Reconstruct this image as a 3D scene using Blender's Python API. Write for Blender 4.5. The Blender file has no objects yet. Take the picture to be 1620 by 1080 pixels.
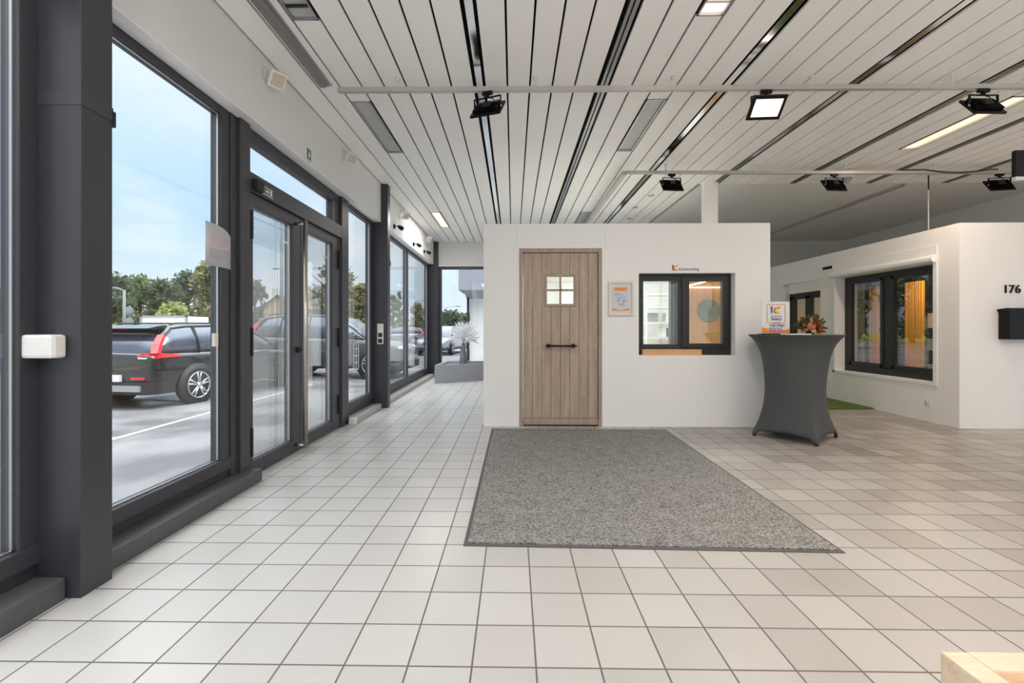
import bpy, bmesh, math, random
from mathutils import Vector, Matrix, noise
random.seed(7)
S = bpy.context.scene
COL = S.collection
PI = math.pi
R = math.radians

# ------------------------------------------------------------------ helpers
class MB:
    """collects shapes given in place coordinates; stores them relative to origin o"""
    def __init__(s, o=(0, 0, 0)):
        s.bm = bmesh.new(); s.o = Vector(o)
    def _add(s, verts, faces, smooth=False):
        vs = [s.bm.verts.new(Vector(v) - s.o) for v in verts]
        for f in faces:
            try:
                fc = s.bm.faces.new([vs[i] for i in f]); fc.smooth = smooth
            except ValueError:
                pass
        return vs
    def box(s, x0, x1, y0, y1, z0, z1, rot=None, bev=0.0):
        if x0 > x1: x0, x1 = x1, x0
        if y0 > y1: y0, y1 = y1, y0
        if z0 > z1: z0, z1 = z1, z0
        c = Vector(((x0+x1)/2, (y0+y1)/2, (z0+z1)/2))
        if bev > 0:
            b = min(bev, (x1-x0)/2.01, (y1-y0)/2.01, (z1-z0)/2.01)
            t = bmesh.new(); bmesh.ops.create_cube(t, size=1)
            for v in t.verts:
                v.co = Vector((v.co.x*(x1-x0), v.co.y*(y1-y0), v.co.z*(z1-z0)))
            bmesh.ops.bevel(t, geom=list(t.edges), offset=b, segments=2, profile=.6, affect='EDGES')
            t.verts.index_update()
            vs = [v.co.copy() for v in t.verts]; fs = [[v.index for v in f.verts] for f in t.faces]
            t.free()
        else:
            vs = [Vector((sx*(x1-x0)/2, sy*(y1-y0)/2, sz*(z1-z0)/2)) for sx in (-1, 1) for sy in (-1, 1) for sz in (-1, 1)]
            fs = [(0, 1, 3, 2), (4, 6, 7, 5), (0, 4, 5, 1), (2, 3, 7, 6), (0, 2, 6, 4), (1, 5, 7, 3)]
        if rot is not None:
            vs = [rot @ v for v in vs]
        s._add([v + c for v in vs], fs); return s
    def tube(s, pts, r, n=10, closed=False, cap=True):
        pts = [Vector(p) for p in pts]; m = len(pts); rings = []
        prev = None
        for i, p in enumerate(pts):
            if closed: d = pts[(i+1) % m] - pts[i-1]
            else: d = pts[min(i+1, m-1)] - pts[max(i-1, 0)]
            d.normalize()
            if prev is None:
                a = Vector((0, 0, 1)) if abs(d.z) < .9 else Vector((1, 0, 0))
                u = d.cross(a).normalized()
            else:
                u = (prev - d*prev.dot(d)).normalized()
            prev = u; w = d.cross(u)
            rr = r[i] if isinstance(r, (list, tuple)) else r
            rings.append([p + (u*math.cos(2*PI*k/n) + w*math.sin(2*PI*k/n))*rr for k in range(n)])
        vs = [v for rg in rings for v in rg]; fs = []
        rm = m if closed else m-1
        for i in range(rm):
            for k in range(n):
                fs.append((i*n+k, i*n+(k+1) % n, ((i+1) % m)*n+(k+1) % n, ((i+1) % m)*n+k))
        if cap and not closed:
            fs.append(tuple(range(n-1, -1, -1))); fs.append(tuple((m-1)*n+k for k in range(n)))
        s._add(vs, fs, True); return s
    def cyl(s, p0, p1, r, n=20):
        return s.tube([p0, p1], r, n)
    def lathe(s, prof, c=(0, 0, 0), n=32, axis='z', cap=True):
        vs, fs = [], []; m = len(prof); c = Vector(c)
        for r, h in prof:
            for k in range(n):
                a = 2*PI*k/n
                if axis == 'z': v = Vector((r*math.cos(a), r*math.sin(a), h))
                elif axis == 'y': v = Vector((r*math.cos(a), h, r*math.sin(a)))
                else: v = Vector((h, r*math.cos(a), r*math.sin(a)))
                vs.append(v + c)
        for i in range(m-1):
            for k in range(n):
                fs.append((i*n+k, i*n+(k+1) % n, (i+1)*n+(k+1) % n, (i+1)*n+k))
        if cap:
            fs.append(tuple(range(n-1, -1, -1))); fs.append(tuple((m-1)*n+k for k in range(n)))
        s._add(vs, fs, True); return s
    def prism(s, poly, axis, a0, a1):
        """poly of 2-D points extruded along axis: 'x' poly=(y,z); 'y' poly=(x,z); 'z' poly=(x,y)"""
        def mk(p, a):
            return {'x': (a, p[0], p[1]), 'y': (p[0], a, p[1]), 'z': (p[0], p[1], a)}[axis]
        n = len(poly)
        vs = [mk(p, a0) for p in poly] + [mk(p, a1) for p in poly]
        fs = [tuple(range(n-1, -1, -1)), tuple(range(n, 2*n))]
        fs += [(i, (i+1) % n, n+(i+1) % n, n+i) for i in range(n)]
        s._add(vs, fs); return s
    def loft(s, rings, smooth=True, cap=True):
        n = len(rings[0]); vs = [v for r in rings for v in r]; fs = []
        for i in range(len(rings)-1):
            for k in range(n):
                fs.append((i*n+k, i*n+(k+1) % n, (i+1)*n+(k+1) % n, (i+1)*n+k))
        if cap:
            fs.append(tuple(range(n-1, -1, -1))); fs.append(tuple((len(rings)-1)*n+k for k in range(n)))
        s._add(vs, fs, smooth); return s
    def ball(s, c, r, sub=2, sq=(1, 1, 1), jit=0.0, freq=2.0):
        t = bmesh.new(); bmesh.ops.create_icosphere(t, subdivisions=sub, radius=1); t.verts.index_update()
        c = Vector(c); vs = []
        for v in t.verts:
            k = 1 + jit*noise.noise(v.co*freq + c*1.7)
            vs.append(c + Vector((v.co.x*sq[0], v.co.y*sq[1], v.co.z*sq[2]))*r*k)
        fs = [[q.index for q in f.verts] for f in t.faces]; t.free()
        s._add(vs, fs, True); return s
    def quad(s, a, b, c, d):
        s._add([a, b, c, d], [(0, 1, 2, 3)]); return s
    def mesh(s, me, M):
        vs = [M @ v.co for v in me.vertices]
        s._add(vs, [list(p.vertices) for p in me.polygons]); return s
    def build(s, name, mat, parent=None, fix=True):
        if fix:
            bmesh.ops.recalc_face_normals(s.bm, faces=s.bm.faces)
        me = bpy.data.meshes.new(name); s.bm.to_mesh(me); s.bm.free()
        o = bpy.data.objects.new(name, me); COL.objects.link(o)
        mats = mat if isinstance(mat, (list, tuple)) else [mat]
        for m in mats: me.materials.append(m)
        if parent is None: o.location = s.o
        else: o.parent = parent
        return o

def tag(o, label, cat, group=None, kind=None):
    o['label'] = label; o['category'] = cat
    if group: o['group'] = group
    if kind: o['kind'] = kind
    return o
def thing(name, label, cat, loc=(0, 0, 0), rz=0.0, group=None, kind=None):
    o = bpy.data.objects.new(name, None); COL.objects.link(o); o.empty_display_size = .1
    o.location = loc; o.rotation_euler = (0, 0, rz)
    return tag(o, label, cat, group, kind)
def clone(root, loc, rz=None, label=None):
    r = root.copy(); COL.objects.link(r); r.location = loc
    if rz is not None: r.rotation_euler = (0, 0, rz)
    if label: r['label'] = label
    def rec(src, dst):
        for ch in list(src.children):
            c = ch.copy(); COL.objects.link(c); c.parent = dst; rec(ch, c)
    rec(root, r); return r
def text_mesh(txt, size, depth, align='CENTER', space=1.0):
    cu = bpy.data.curves.new('lettering', 'FONT'); cu.body = txt; cu.size = size; cu.extrude = depth
    cu.align_x = align; cu.align_y = 'CENTER'; cu.space_character = space
    o = bpy.data.objects.new('lettering', cu); COL.objects.link(o)
    bpy.context.view_layer.update()
    me = bpy.data.meshes.new_from_object(o.evaluated_get(bpy.context.evaluated_depsgraph_get()))
    bpy.data.objects.remove(o); bpy.data.curves.remove(cu)
    return me
FRONT = Matrix(((1, 0, 0, 0), (0, 0, -1, 0), (0, 1, 0, 0), (0, 0, 0, 1)))   # text lying in XY -> standing, facing -Y

# ------------------------------------------------------------------ materials
def srgb(r, g, b):
    f = lambda c: (c/255/12.92) if c/255 <= .04045 else ((c/255+.055)/1.055)**2.4
    return (f(r), f(g), f(b), 1)
def new_mat(name):
    m = bpy.data.materials.new(name); m.use_nodes = True
    nt = m.node_tree; b = nt.nodes['Principled BSDF']
    return m, nt, b
def N(nt, t, **kw):
    n = nt.nodes.new(t)
    for k, v in kw.items(): setattr(n, k, v)
    return n
def plain(name, col, rough=.5, metal=0.0, var=.04, scale=6.0, bump=0.0, spec=None, coat=0.0, stretch=(1, 1, 1)):
    m, nt, b = new_mat(name)
    tc = N(nt, 'ShaderNodeTexCoord'); mp = N(nt, 'ShaderNodeMapping'); mp.inputs['Scale'].default_value = stretch
    nz = N(nt, 'ShaderNodeTexNoise'); nz.inputs['Scale'].default_value = scale; nz.inputs['Detail'].default_value = 4
    nt.links.new(tc.outputs['Object'], mp.inputs[0]); nt.links.new(mp.outputs[0], nz.inputs['Vector'])
    mx = N(nt, 'ShaderNodeMix', data_type='RGBA')
    c = Vector(col[:3])
    mx.inputs['A'].default_value = (*(c*(1-var)), 1); mx.inputs['B'].default_value = (*(min(1, q*(1+var)) for q in c), 1)
    nt.links.new(nz.outputs['Fac'], mx.inputs['Factor']); nt.links.new(mx.outputs['Result'], b.inputs['Base Color'])
    b.inputs['Roughness'].default_value = rough; b.inputs['Metallic'].default_value = metal
    if spec is not None: b.inputs['Specular IOR Level'].default_value = spec
    if coat: b.inputs['Coat Weight'].default_value = coat; b.inputs['Coat Roughness'].default_value = .03
    if bump:
        bp = N(nt, 'ShaderNodeBump'); bp.inputs['Strength'].default_value = bump; bp.inputs['Distance'].default_value = .01
        nt.links.new(nz.outputs['Fac'], bp.inputs['Height']); nt.links.new(bp.outputs[0], b.inputs['Normal'])
    return m
def emit(name, col, strength):
    m, nt, b = new_mat(name)
    b.inputs['Base Color'].default_value = (.8, .8, .8, 1)
    b.inputs['Emission Color'].default_value = col; b.inputs['Emission Strength'].default_value = strength
    return m
def glass_mat(name, tint=(.975, .985, .985), f0=.05, mul=.95, rough=0.0):
    m = bpy.data.materials.new(name); m.use_nodes = True; nt = m.node_tree; nt.nodes.clear()
    out = N(nt, 'ShaderNodeOutputMaterial'); tr = N(nt, 'ShaderNodeBsdfTransparent'); gl = N(nt, 'ShaderNodeBsdfGlossy')
    tr.inputs[0].default_value = (*tint, 1); gl.inputs['Roughness'].default_value = rough
    lw = N(nt, 'ShaderNodeLayerWeight'); lw.inputs['Blend'].default_value = .5
    p = N(nt, 'ShaderNodeMath', operation='POWER'); p.inputs[1].default_value = 5
    ma = N(nt, 'ShaderNodeMath', operation='MULTIPLY_ADD'); ma.inputs[1].default_value = mul; ma.inputs[2].default_value = f0
    nt.links.new(lw.outputs['Facing'], p.inputs[0]); nt.links.new(p.outputs[0], ma.inputs[0])
    mx = N(nt, 'ShaderNodeMixShader'); nt.links.new(ma.outputs[0], mx.inputs[0])
    nt.links.new(tr.outputs[0], mx.inputs[1]); nt.links.new(gl.outputs[0], mx.inputs[2]); nt.links.new(mx.outputs[0], out.inputs[0])
    return m
def wood(name, dark, light, scale=(3, 3, .25), rough=.55, bump=.15, ns=8):
    m, nt, b = new_mat(name)
    tc = N(nt, 'ShaderNodeTexCoord'); mp = N(nt, 'ShaderNodeMapping'); mp.inputs['Scale'].default_value = scale
    nt.links.new(tc.outputs['Object'], mp.inputs[0])
    n1 = N(nt, 'ShaderNodeTexNoise'); n1.inputs['Scale'].default_value = ns; n1.inputs['Detail'].default_value = 8; n1.inputs['Roughness'].default_value = .65
    n2 = N(nt, 'ShaderNodeTexNoise'); n2.inputs['Scale'].default_value = ns*7; n2.inputs['Detail'].default_value = 3
    nt.links.new(mp.outputs[0], n1.inputs['Vector']); nt.links.new(mp.outputs[0], n2.inputs['Vector'])
    ad = N(nt, 'ShaderNodeMix', data_type='FLOAT'); ad.inputs['Factor'].default_value = .4
    nt.links.new(n1.outputs['Fac'], ad.inputs['A']); nt.links.new(n2.outputs['Fac'], ad.inputs['B'])
    cr = N(nt, 'ShaderNodeValToRGB'); cr.color_ramp.elements[0].position = .32; cr.color_ramp.elements[1].position = .68
    cr.color_ramp.elements[0].color = dark; cr.color_ramp.elements[1].color = light
    nt.links.new(ad.outputs['Result'], cr.inputs[0]); nt.links.new(cr.outputs[0], b.inputs['Base Color'])
    b.inputs['Roughness'].default_value = rough
    bp = N(nt, 'ShaderNodeBump'); bp.inputs['Strength'].default_value = bump; bp.inputs['Distance'].default_value = .004
    nt.links.new(ad.outputs['Result'], bp.inputs['Height']); nt.links.new(bp.outputs[0], b.inputs['Normal'])
    return m

def tile_mat():
    m, nt, b = new_mat('glazed_floor_tile'); L = nt.links.new
    T = .2188
    tc = N(nt, 'ShaderNodeTexCoord'); sp = N(nt, 'ShaderNodeSeparateXYZ'); L(tc.outputs['Object'], sp.inputs[0])
    def M(op, a, bb=None, c=None):
        n = N(nt, 'ShaderNodeMath', operation=op)
        for i, q in enumerate((a, bb, c)):
            if q is None: continue
            if isinstance(q, (int, float)): n.inputs[i].default_value = q
            else: L(q, n.inputs[i])
        return n.outputs[0]
    def cell(ax, off):
        u = M('DIVIDE', M('SUBTRACT', sp.outputs[ax], off), T)
        f = M('FRACT', u); i = M('FLOOR', u)
        return i, M('MINIMUM', f, M('SUBTRACT', 1.0, f))
    ix, ex = cell('X', .078); iy, ey = cell('Y', 1.547)
    edge = M('MINIMUM', ex, ey)
    gm = N(nt, 'ShaderNodeMapRange'); gm.interpolation_type = 'SMOOTHSTEP'
    gm.inputs['From Min'].default_value = .010; gm.inputs['From Max'].default_value = .019
    L(edge, gm.inputs['Value'])
    cb = N(nt, 'ShaderNodeCombineXYZ'); L(ix, cb.inputs[0]); L(iy, cb.inputs[1])
    wn = N(nt, 'ShaderNodeTexWhiteNoise'); wn.noise_dimensions = '3D'; L(cb.outputs[0], wn.inputs['Vector'])
    # uneven right-hand tiles; daylight left and warm lamplight right are mixed into the colour
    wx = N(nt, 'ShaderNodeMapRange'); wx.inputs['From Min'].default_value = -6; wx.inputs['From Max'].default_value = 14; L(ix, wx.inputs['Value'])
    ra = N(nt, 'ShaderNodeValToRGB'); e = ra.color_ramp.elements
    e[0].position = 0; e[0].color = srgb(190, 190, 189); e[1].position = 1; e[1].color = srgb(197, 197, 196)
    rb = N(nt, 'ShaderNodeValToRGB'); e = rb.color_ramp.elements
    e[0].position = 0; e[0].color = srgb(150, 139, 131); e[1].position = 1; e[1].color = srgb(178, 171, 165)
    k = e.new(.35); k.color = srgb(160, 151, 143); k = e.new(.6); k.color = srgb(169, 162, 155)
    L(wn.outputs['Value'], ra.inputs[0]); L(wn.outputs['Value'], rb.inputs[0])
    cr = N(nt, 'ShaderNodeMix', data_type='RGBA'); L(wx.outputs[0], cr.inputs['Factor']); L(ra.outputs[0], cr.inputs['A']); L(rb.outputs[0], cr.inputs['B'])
    nz = N(nt, 'ShaderNodeTexNoise'); nz.inputs['Scale'].default_value = 5; nz.inputs['Detail'].default_value = 6
    L(tc.outputs['Object'], nz.inputs['Vector'])
    mul = N(nt, 'ShaderNodeMix', data_type='RGBA', blend_type='MULTIPLY'); mul.inputs['Factor'].default_value = .5
    c2 = N(nt, 'ShaderNodeValToRGB'); c2.color_ramp.elements[0].position = .2; c2.color_ramp.elements[0].color = (.93, .93, .93, 1)
    c2.color_ramp.elements[1].position = .8; c2.color_ramp.elements[1].color = (1, 1, 1, 1); L(nz.outputs['Fac'], c2.inputs[0])
    L(cr.outputs['Result'], mul.inputs['A']); L(c2.outputs[0], mul.inputs['B'])
    # little dark chips in the glaze
    vz = N(nt, 'ShaderNodeTexNoise'); vz.inputs['Scale'].default_value = 28; vz.inputs['Detail'].default_value = 2; L(tc.outputs['Object'], vz.inputs['Vector'])
    chip = N(nt, 'ShaderNodeMapRange'); chip.inputs['From Min'].default_value = .80; chip.inputs['From Max'].default_value = .82; L(vz.outputs['Fac'], chip.inputs['Value'])
    ch = N(nt, 'ShaderNodeMix', data_type='RGBA'); ch.inputs['B'].default_value = srgb(128, 124, 118)
    L(chip.outputs[0], ch.inputs['Factor']); L(mul.outputs['Result'], ch.inputs['A'])
    mx = N(nt, 'ShaderNodeMix', data_type='RGBA'); mx.inputs['A'].default_value = srgb(98, 93, 87)
    L(gm.outputs[0], mx.inputs['Factor']); L(ch.outputs['Result'], mx.inputs['B']); L(mx.outputs['Result'], b.inputs['Base Color'])
    rg = N(nt, 'ShaderNodeMapRange'); rg.inputs['To Min'].default_value = .8; rg.inputs['To Max'].default_value = .34; L(gm.outputs[0], rg.inputs['Value'])
    rn = M('ADD', rg.outputs[0], M('MULTIPLY', M('SUBTRACT', nz.outputs['Fac'], .5), .25)); L(rn, b.inputs['Roughness'])
    bp = N(nt, 'ShaderNodeBump'); bp.inputs['Strength'].default_value = .5; bp.inputs['Distance'].default_value = .002
    L(gm.outputs[0], bp.inputs['Height']); L(bp.outputs[0], b.inputs['Normal'])
    return m
def mat_carpet(name, c0, c1, scale=420, rough=.95):
    m, nt, b = new_mat(name); L = nt.links.new
    tc = N(nt, 'ShaderNodeTexCoord'); v = N(nt, 'ShaderNodeTexVoronoi'); v.inputs['Scale'].default_value = scale*.35
    n = N(nt, 'ShaderNodeTexNoise'); n.inputs['Scale'].default_value = 9; n.inputs['Detail'].default_value = 5
    L(tc.outputs['Object'], v.inputs['Vector']); L(tc.outputs['Object'], n.inputs['Vector'])
    sp = N(nt, 'ShaderNodeSeparateColor'); L(v.outputs['Color'], sp.inputs[0])
    mx = N(nt, 'ShaderNodeMix', data_type='FLOAT'); mx.inputs['Factor'].default_value = .3
    L(sp.outputs[0], mx.inputs['A']); L(n.outputs['Fac'], mx.inputs['B'])
    cr = N(nt, 'ShaderNodeValToRGB'); cr.color_ramp.elements[0].position = .15; cr.color_ramp.elements[1].position = .85
    cr.color_ramp.elements[0].color = c0; cr.color_ramp.elements[1].color = c1
    L(mx.outputs['Result'], cr.inputs[0]); L(cr.outputs[0], b.inputs['Base Color']); b.inputs['Roughness'].default_value = rough
    bp = N(nt, 'ShaderNodeBump'); bp.inputs['Strength'].default_value = .6; bp.inputs['Distance'].default_value = .004
    L(sp.outputs[0], bp.inputs['Height']); L(bp.outputs[0], b.inputs['Normal'])
    return m
def asphalt_mat():
    m, nt, b = new_mat('damp_asphalt'); L = nt.links.new
    tc = N(nt, 'ShaderNodeTexCoord'); n1 = N(nt, 'ShaderNodeTexNoise'); n1.inputs['Scale'].default_value = .7; n1.inputs['Detail'].default_value = 6
    n2 = N(nt, 'ShaderNodeTexNoise'); n2.inputs['Scale'].default_value = 60; n2.inputs['Detail'].default_value = 2
    L(tc.outputs['Object'], n1.inputs['Vector']); L(tc.outputs['Object'], n2.inputs['Vector'])
    cr = N(nt, 'ShaderNodeValToRGB'); cr.color_ramp.elements[0].position = .4; cr.color_ramp.elements[1].position = .6
    cr.color_ramp.elements[0].color = srgb(110, 111, 115); cr.color_ramp.elements[1].color = srgb(138, 139, 142)
    L(n1.outputs['Fac'], cr.inputs[0]); L(cr.outputs[0], b.inputs['Base Color'])
    r = N(nt, 'ShaderNodeMapRange'); r.inputs['From Min'].default_value = .4; r.inputs['From Max'].default_value = .6
    r.inputs['To Min'].default_value = .28; r.inputs['To Max'].default_value = .6; L(n1.outputs['Fac'], r.inputs['Value']); L(r.outputs[0], b.inputs['Roughness'])
    bp = N(nt, 'ShaderNodeBump'); bp.inputs['Strength'].default_value = .4; bp.inputs['Distance'].default_value = .01
    L(n2.outputs['Fac'], bp.inputs['Height']); L(bp.outputs[0], b.inputs['Normal'])
    return m
def brick_mat():
    m, nt, b = new_mat('red_brick'); L = nt.links.new
    tc = N(nt, 'ShaderNodeTexCoord'); br = N(nt, 'ShaderNodeTexBrick'); br.inputs['Scale'].default_value = 4
    br.inputs['Color1'].default_value = srgb(160, 96, 78); br.inputs['Color2'].default_value = srgb(176, 112, 92); br.inputs['Mortar'].default_value = srgb(180, 160, 148)
    L(tc.outputs['Object'], br.inputs['Vector']); L(br.outputs['Color'], b.inputs['Base Color']); b.inputs['Roughness'].default_value = .9
    return m
def leaf_mat(name, c0, c1):
    m, nt, b = new_mat(name); L = nt.links.new
    g = N(nt, 'ShaderNodeNewGeometry'); cr = N(nt, 'ShaderNodeValToRGB')
    cr.color_ramp.elements[0].color = c0; cr.color_ramp.elements[1].color = c1
    L(g.outputs['Random Per Island'], cr.inputs[0]); L(cr.outputs[0], b.inputs['Base Color']); b.inputs['Roughness'].default_value = .7
    tl = N(nt, 'ShaderNodeBsdfTranslucent'); L(cr.outputs[0], tl.inputs[0]); ms = N(nt, 'ShaderNodeMixShader'); ms.inputs[0].default_value = .45
    L(b.outputs[0], ms.inputs[1]); L(tl.outputs[0], ms.inputs[2]); L(ms.outputs[0], nt.nodes['Material Output'].inputs[0])
    return m

K = {}
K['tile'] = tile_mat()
K['wall'] = plain('white_plaster', srgb(242, 240, 237), .8, var=.015, scale=3, bump=.05)
K['wallwhite'] = plain('bright_white_trim', srgb(240, 240, 238), .6, var=.01)
K['fascia'] = plain('grey_painted_plaster', srgb(220, 219, 217), .8, var=.03, scale=2, bump=.08)
K['soffit'] = plain('white_painted_soffit', srgb(236, 236, 236), .7, var=.03, scale=9, bump=.1)
K['slat'] = plain('off_white_ceiling_panel', srgb(246, 244, 240), .42, var=.012, scale=1.2)
K['black'] = plain('matt_black', srgb(22, 21, 22), .9, var=.02)
K['anth'] = plain('anthracite_powder_coat', srgb(58, 57, 63), .45, var=.05, scale=14, bump=.02)
K['anth2'] = plain('anthracite_column_paint', srgb(56, 55, 61), .4, var=.05, scale=7, bump=.02)
K['rubber'] = plain('black_gasket', srgb(26, 26, 28), .6)
K['alu'] = plain('brushed_aluminium', srgb(190, 190, 192), .35, 1.0, var=.05)
K['steel'] = plain('brushed_stainless_steel', srgb(196, 190, 182), .28, 1.0, var=.05, scale=30)
K['mirror'] = plain('polished_metal_strip', srgb(222, 223, 224), .14, 1.0, var=.01)
K['track'] = plain('grey_metal_track', srgb(150, 150, 148), .3, .8, var=.04)
K['rail'] = plain('light_grey_metal_rail', srgb(188, 184, 178), .35, .35, var=.04)
K['stone'] = plain('dark_blue_stone_sill', srgb(78, 79, 83), .5, var=.18, scale=45, bump=.05)
K['stonelight'] = plain('worn_grey_stone_sill', srgb(176, 175, 172), .6, var=.12, scale=45)
K['glass'] = glass_mat('clear_double_glazing')
K['glassin'] = glass_mat('interior_glazing', (.95, .97, .95), .08)
K['glassdoor'] = glass_mat('coated_door_glazing', (.97, .98, .98), .30, .70)
K['blackframe'] = plain('black_window_profile', srgb(40, 40, 39), .45, var=.06, scale=20)
K['oak'] = wood('grey_oak_door', srgb(152, 130, 114), srgb(196, 176, 158))
K['oakframe'] = wood('grey_oak_frame', srgb(148, 128, 114), srgb(182, 162, 146))
K['pine'] = wood('light_pine', srgb(214, 182, 150), srgb(236, 214, 188), (.8, 4, 4), .5, .05, 5)
K['beam'] = wood('oiled_timber_beam', srgb(204, 152, 100), srgb(232, 184, 132), (.3, 4, 4), .5, .05, 6)
K['panel'] = wood('warm_timber_panelling', srgb(206, 150, 96), srgb(232, 182, 126), (4, 4, .3), .5, .05, 5)
K['iron'] = plain('wrought_black_iron', srgb(42, 32, 30), .5, .4)
K['mat'] = mat_carpet('grey_entrance_carpet', srgb(74, 74, 72), srgb(166, 164, 160))
K['matedge'] = plain('grey_rubber_edge', srgb(92, 91, 90), .8)
K['turf'] = mat_carpet('green_artificial_turf', srgb(62, 84, 30), srgb(112, 128, 62), 300)
K['stretch'] = plain('charcoal_stretch_fabric', srgb(74, 75, 75), .75, var=.04, scale=60)
K['white'] = plain('white_plastic', srgb(226, 226, 224), .45, var=.01)
K['cream'] = plain('cream_plastic', srgb(224, 219, 209), .5, var=.02)
K['lens'] = plain('rosy_lamp_lens', srgb(206, 186, 174), .3)
K['paper'] = plain('white_paper', srgb(238, 238, 240), .7, var=.01)
K['orange'] = plain('orange_print', srgb(238, 150, 60), .6, var=.06, scale=30)
K['yellow'] = plain('yellow_print', srgb(244, 196, 96), .6)
K['blue'] = plain('blue_print', srgb(74, 112, 170), .6)
K['navy'] = plain('dark_print', srgb(62, 62, 78), .6)
K['lilac'] = plain('violet_print', srgb(120, 110, 200), .6)
K['brown'] = plain('brown_print', srgb(110, 66, 36), .6)
K['grey'] = plain('grey_print', srgb(140, 140, 146), .6)
K['signgreen'] = plain('exit_sign_green', srgb(88, 130, 104), .5)
K['planter'] = plain('grey_planter_boards', srgb(166, 168, 177), .6, var=.1, scale=6, stretch=(1, 1, 6))
K['soil'] = plain('planter_filling', srgb(120, 118, 118), .9, var=.2, scale=60)
K['vase'] = plain('grey_ceramic', srgb(120, 122, 126), .4)
K['signback'] = plain('grey_sign_back', srgb(112, 118, 124), .6)
K['ledstrip'] = emit('warm_led_strip', (1.0, .70, .42, 1), 1.4)
K['plume'] = plain('white_dried_plumes', srgb(240, 240, 244), .9, var=.02)
K['diff'] = plain('unlit_prismatic_diffuser', srgb(186, 186, 184), .35, var=.06, scale=160)
K['lit'] = emit('lit_warm_diffuser', (1.0, .76, .48, 1), .60)
K['litw'] = emit('lit_pale_diffuser', (1.0, .84, .70, 1), .70)
def led_mat():
    m, nt, b = new_mat('lit_flood_lens'); L = nt.links.new
    tc = N(nt, 'ShaderNodeTexCoord'); mp = N(nt, 'ShaderNodeMapping'); mp.inputs['Location'].default_value = (-.5, -.5, -.5)
    L(tc.outputs['Generated'], mp.inputs[0]); ln = N(nt, 'ShaderNodeVectorMath', operation='LENGTH'); L(mp.outputs[0], ln.inputs[0])
    cr = N(nt, 'ShaderNodeValToRGB'); e = cr.color_ramp.elements
    e[0].position = .26; e[0].color = (2.2, 2.0, 1.75, 1); e[1].position = .68; e[1].color = (.50, .37, .28, 1); L(ln.outputs['Value'], cr.inputs[0])
    L(cr.outputs[0], b.inputs['Emission Color']); b.inputs['Emission Strength'].default_value = 1.0; return m
K['led'] = led_mat()
K['blackgloss'] = plain('black_lacquer', srgb(9, 8, 9), .35, spec=.25)
K['dish'] = plain('grey_round_plate', srgb(142, 148, 140), .6, var=.2, scale=8)
K['amber'] = plain('amber_curtain', srgb(222, 158, 44), .7, var=.12, scale=5, stretch=(6, 6, .4))
K['curtain'] = plain('taupe_curtain', srgb(150, 140, 124), .8, var=.12, scale=5, stretch=(8, 8, .3))
# outdoors
K['asphalt'] = asphalt_mat()
K['line'] = plain('white_road_paint', srgb(196, 196, 196), .6, var=.08, scale=12)
K['kerb'] = plain('concrete_kerb', srgb(168, 168, 164), .8, var=.08)
K['grass'] = mat_carpet('lawn', srgb(96, 120, 60), srgb(150, 162, 98), 60)
K['carblack'] = plain('black_car_paint', srgb(16, 16, 20), .2, .0, coat=1.0)
K['cargreen'] = plain('dark_green_grey_car_paint', srgb(54, 62, 64), .22, .2, coat=1.0)
K['carsilver'] = plain('silver_car_paint', srgb(160, 164, 172), .28, .5, coat=1.0)
K['carglass'] = plain('tinted_car_glass', srgb(92, 102, 118), .05, .55, coat=.6)
K['cladding'] = plain('dark_plastic_cladding', srgb(38, 38, 41), .6)
K['tyre'] = plain('tyre_rubber', srgb(30, 30, 31), .85)
K['alloy'] = plain('alloy_wheel', srgb(196, 197, 200), .3, .7)
K['redlamp'] = plain('red_lamp_lens', srgb(212, 26, 34), .15, coat=1.0)
K['clearlamp'] = plain('clear_lamp_lens', srgb(214, 216, 220), .12, coat=1.0)
K['brick'] = brick_mat()
K['rooftile'] = plain('brown_roof_tiles', srgb(112, 92, 84), .85, var=.15, scale=14)
K['render'] = plain('white_render', srgb(228, 228, 226), .85)
K['bark'] = plain('tree_bark', srgb(84, 74, 62), .9, var=.2, scale=10)
K['leaf'] = leaf_mat('mid_green_leaves', srgb(70, 88, 56), srgb(138, 150, 102))
K['leafdark'] = leaf_mat('dark_green_leaves', srgb(56, 72, 58), srgb(112, 126, 96))
K['leafpale'] = leaf_mat('pale_green_leaves', srgb(120, 136, 70), srgb(172, 182, 118))
K['leafolive'] = leaf_mat('olive_leaves', srgb(86, 90, 54), srgb(168, 162, 112))
K['galv'] = plain('galvanised_pole', srgb(120, 128, 124), .6, .1)
K['greypanel'] = plain('grey_cladding', srgb(150, 152, 164), .6, var=.06)
K['lightgrey'] = plain('light_grey_sheet', srgb(196, 202, 208), .5)
K['petal1'] = plain('salmon_petals', srgb(206, 124, 94), .8, var=.1, scale=30)
K['petal2'] = plain('rust_petals', srgb(172, 64, 26), .8, var=.15, scale=30)
K['petal3'] = plain('cream_petals', srgb(226, 200, 160), .8, var=.1, scale=30)
K['foliage'] = leaf_mat('dried_olive_foliage', srgb(70, 60, 36), srgb(140, 122, 66))
K['stem'] = plain('twig_brown', srgb(84, 62, 44), .8)
K['bluebin'] = plain('blue_bin_plastic', srgb(84, 104, 160), .5)

# ------------------------------------------------------------------ room shell
ZC = 3.25
def struct(o, label, cat): return tag(o, label, cat, kind='structure')
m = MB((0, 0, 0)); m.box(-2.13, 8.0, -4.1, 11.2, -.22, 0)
struct(m.build('floor', K['tile']), 'pale glazed square floor tiles with grey joints across the showroom', 'floor')

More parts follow.
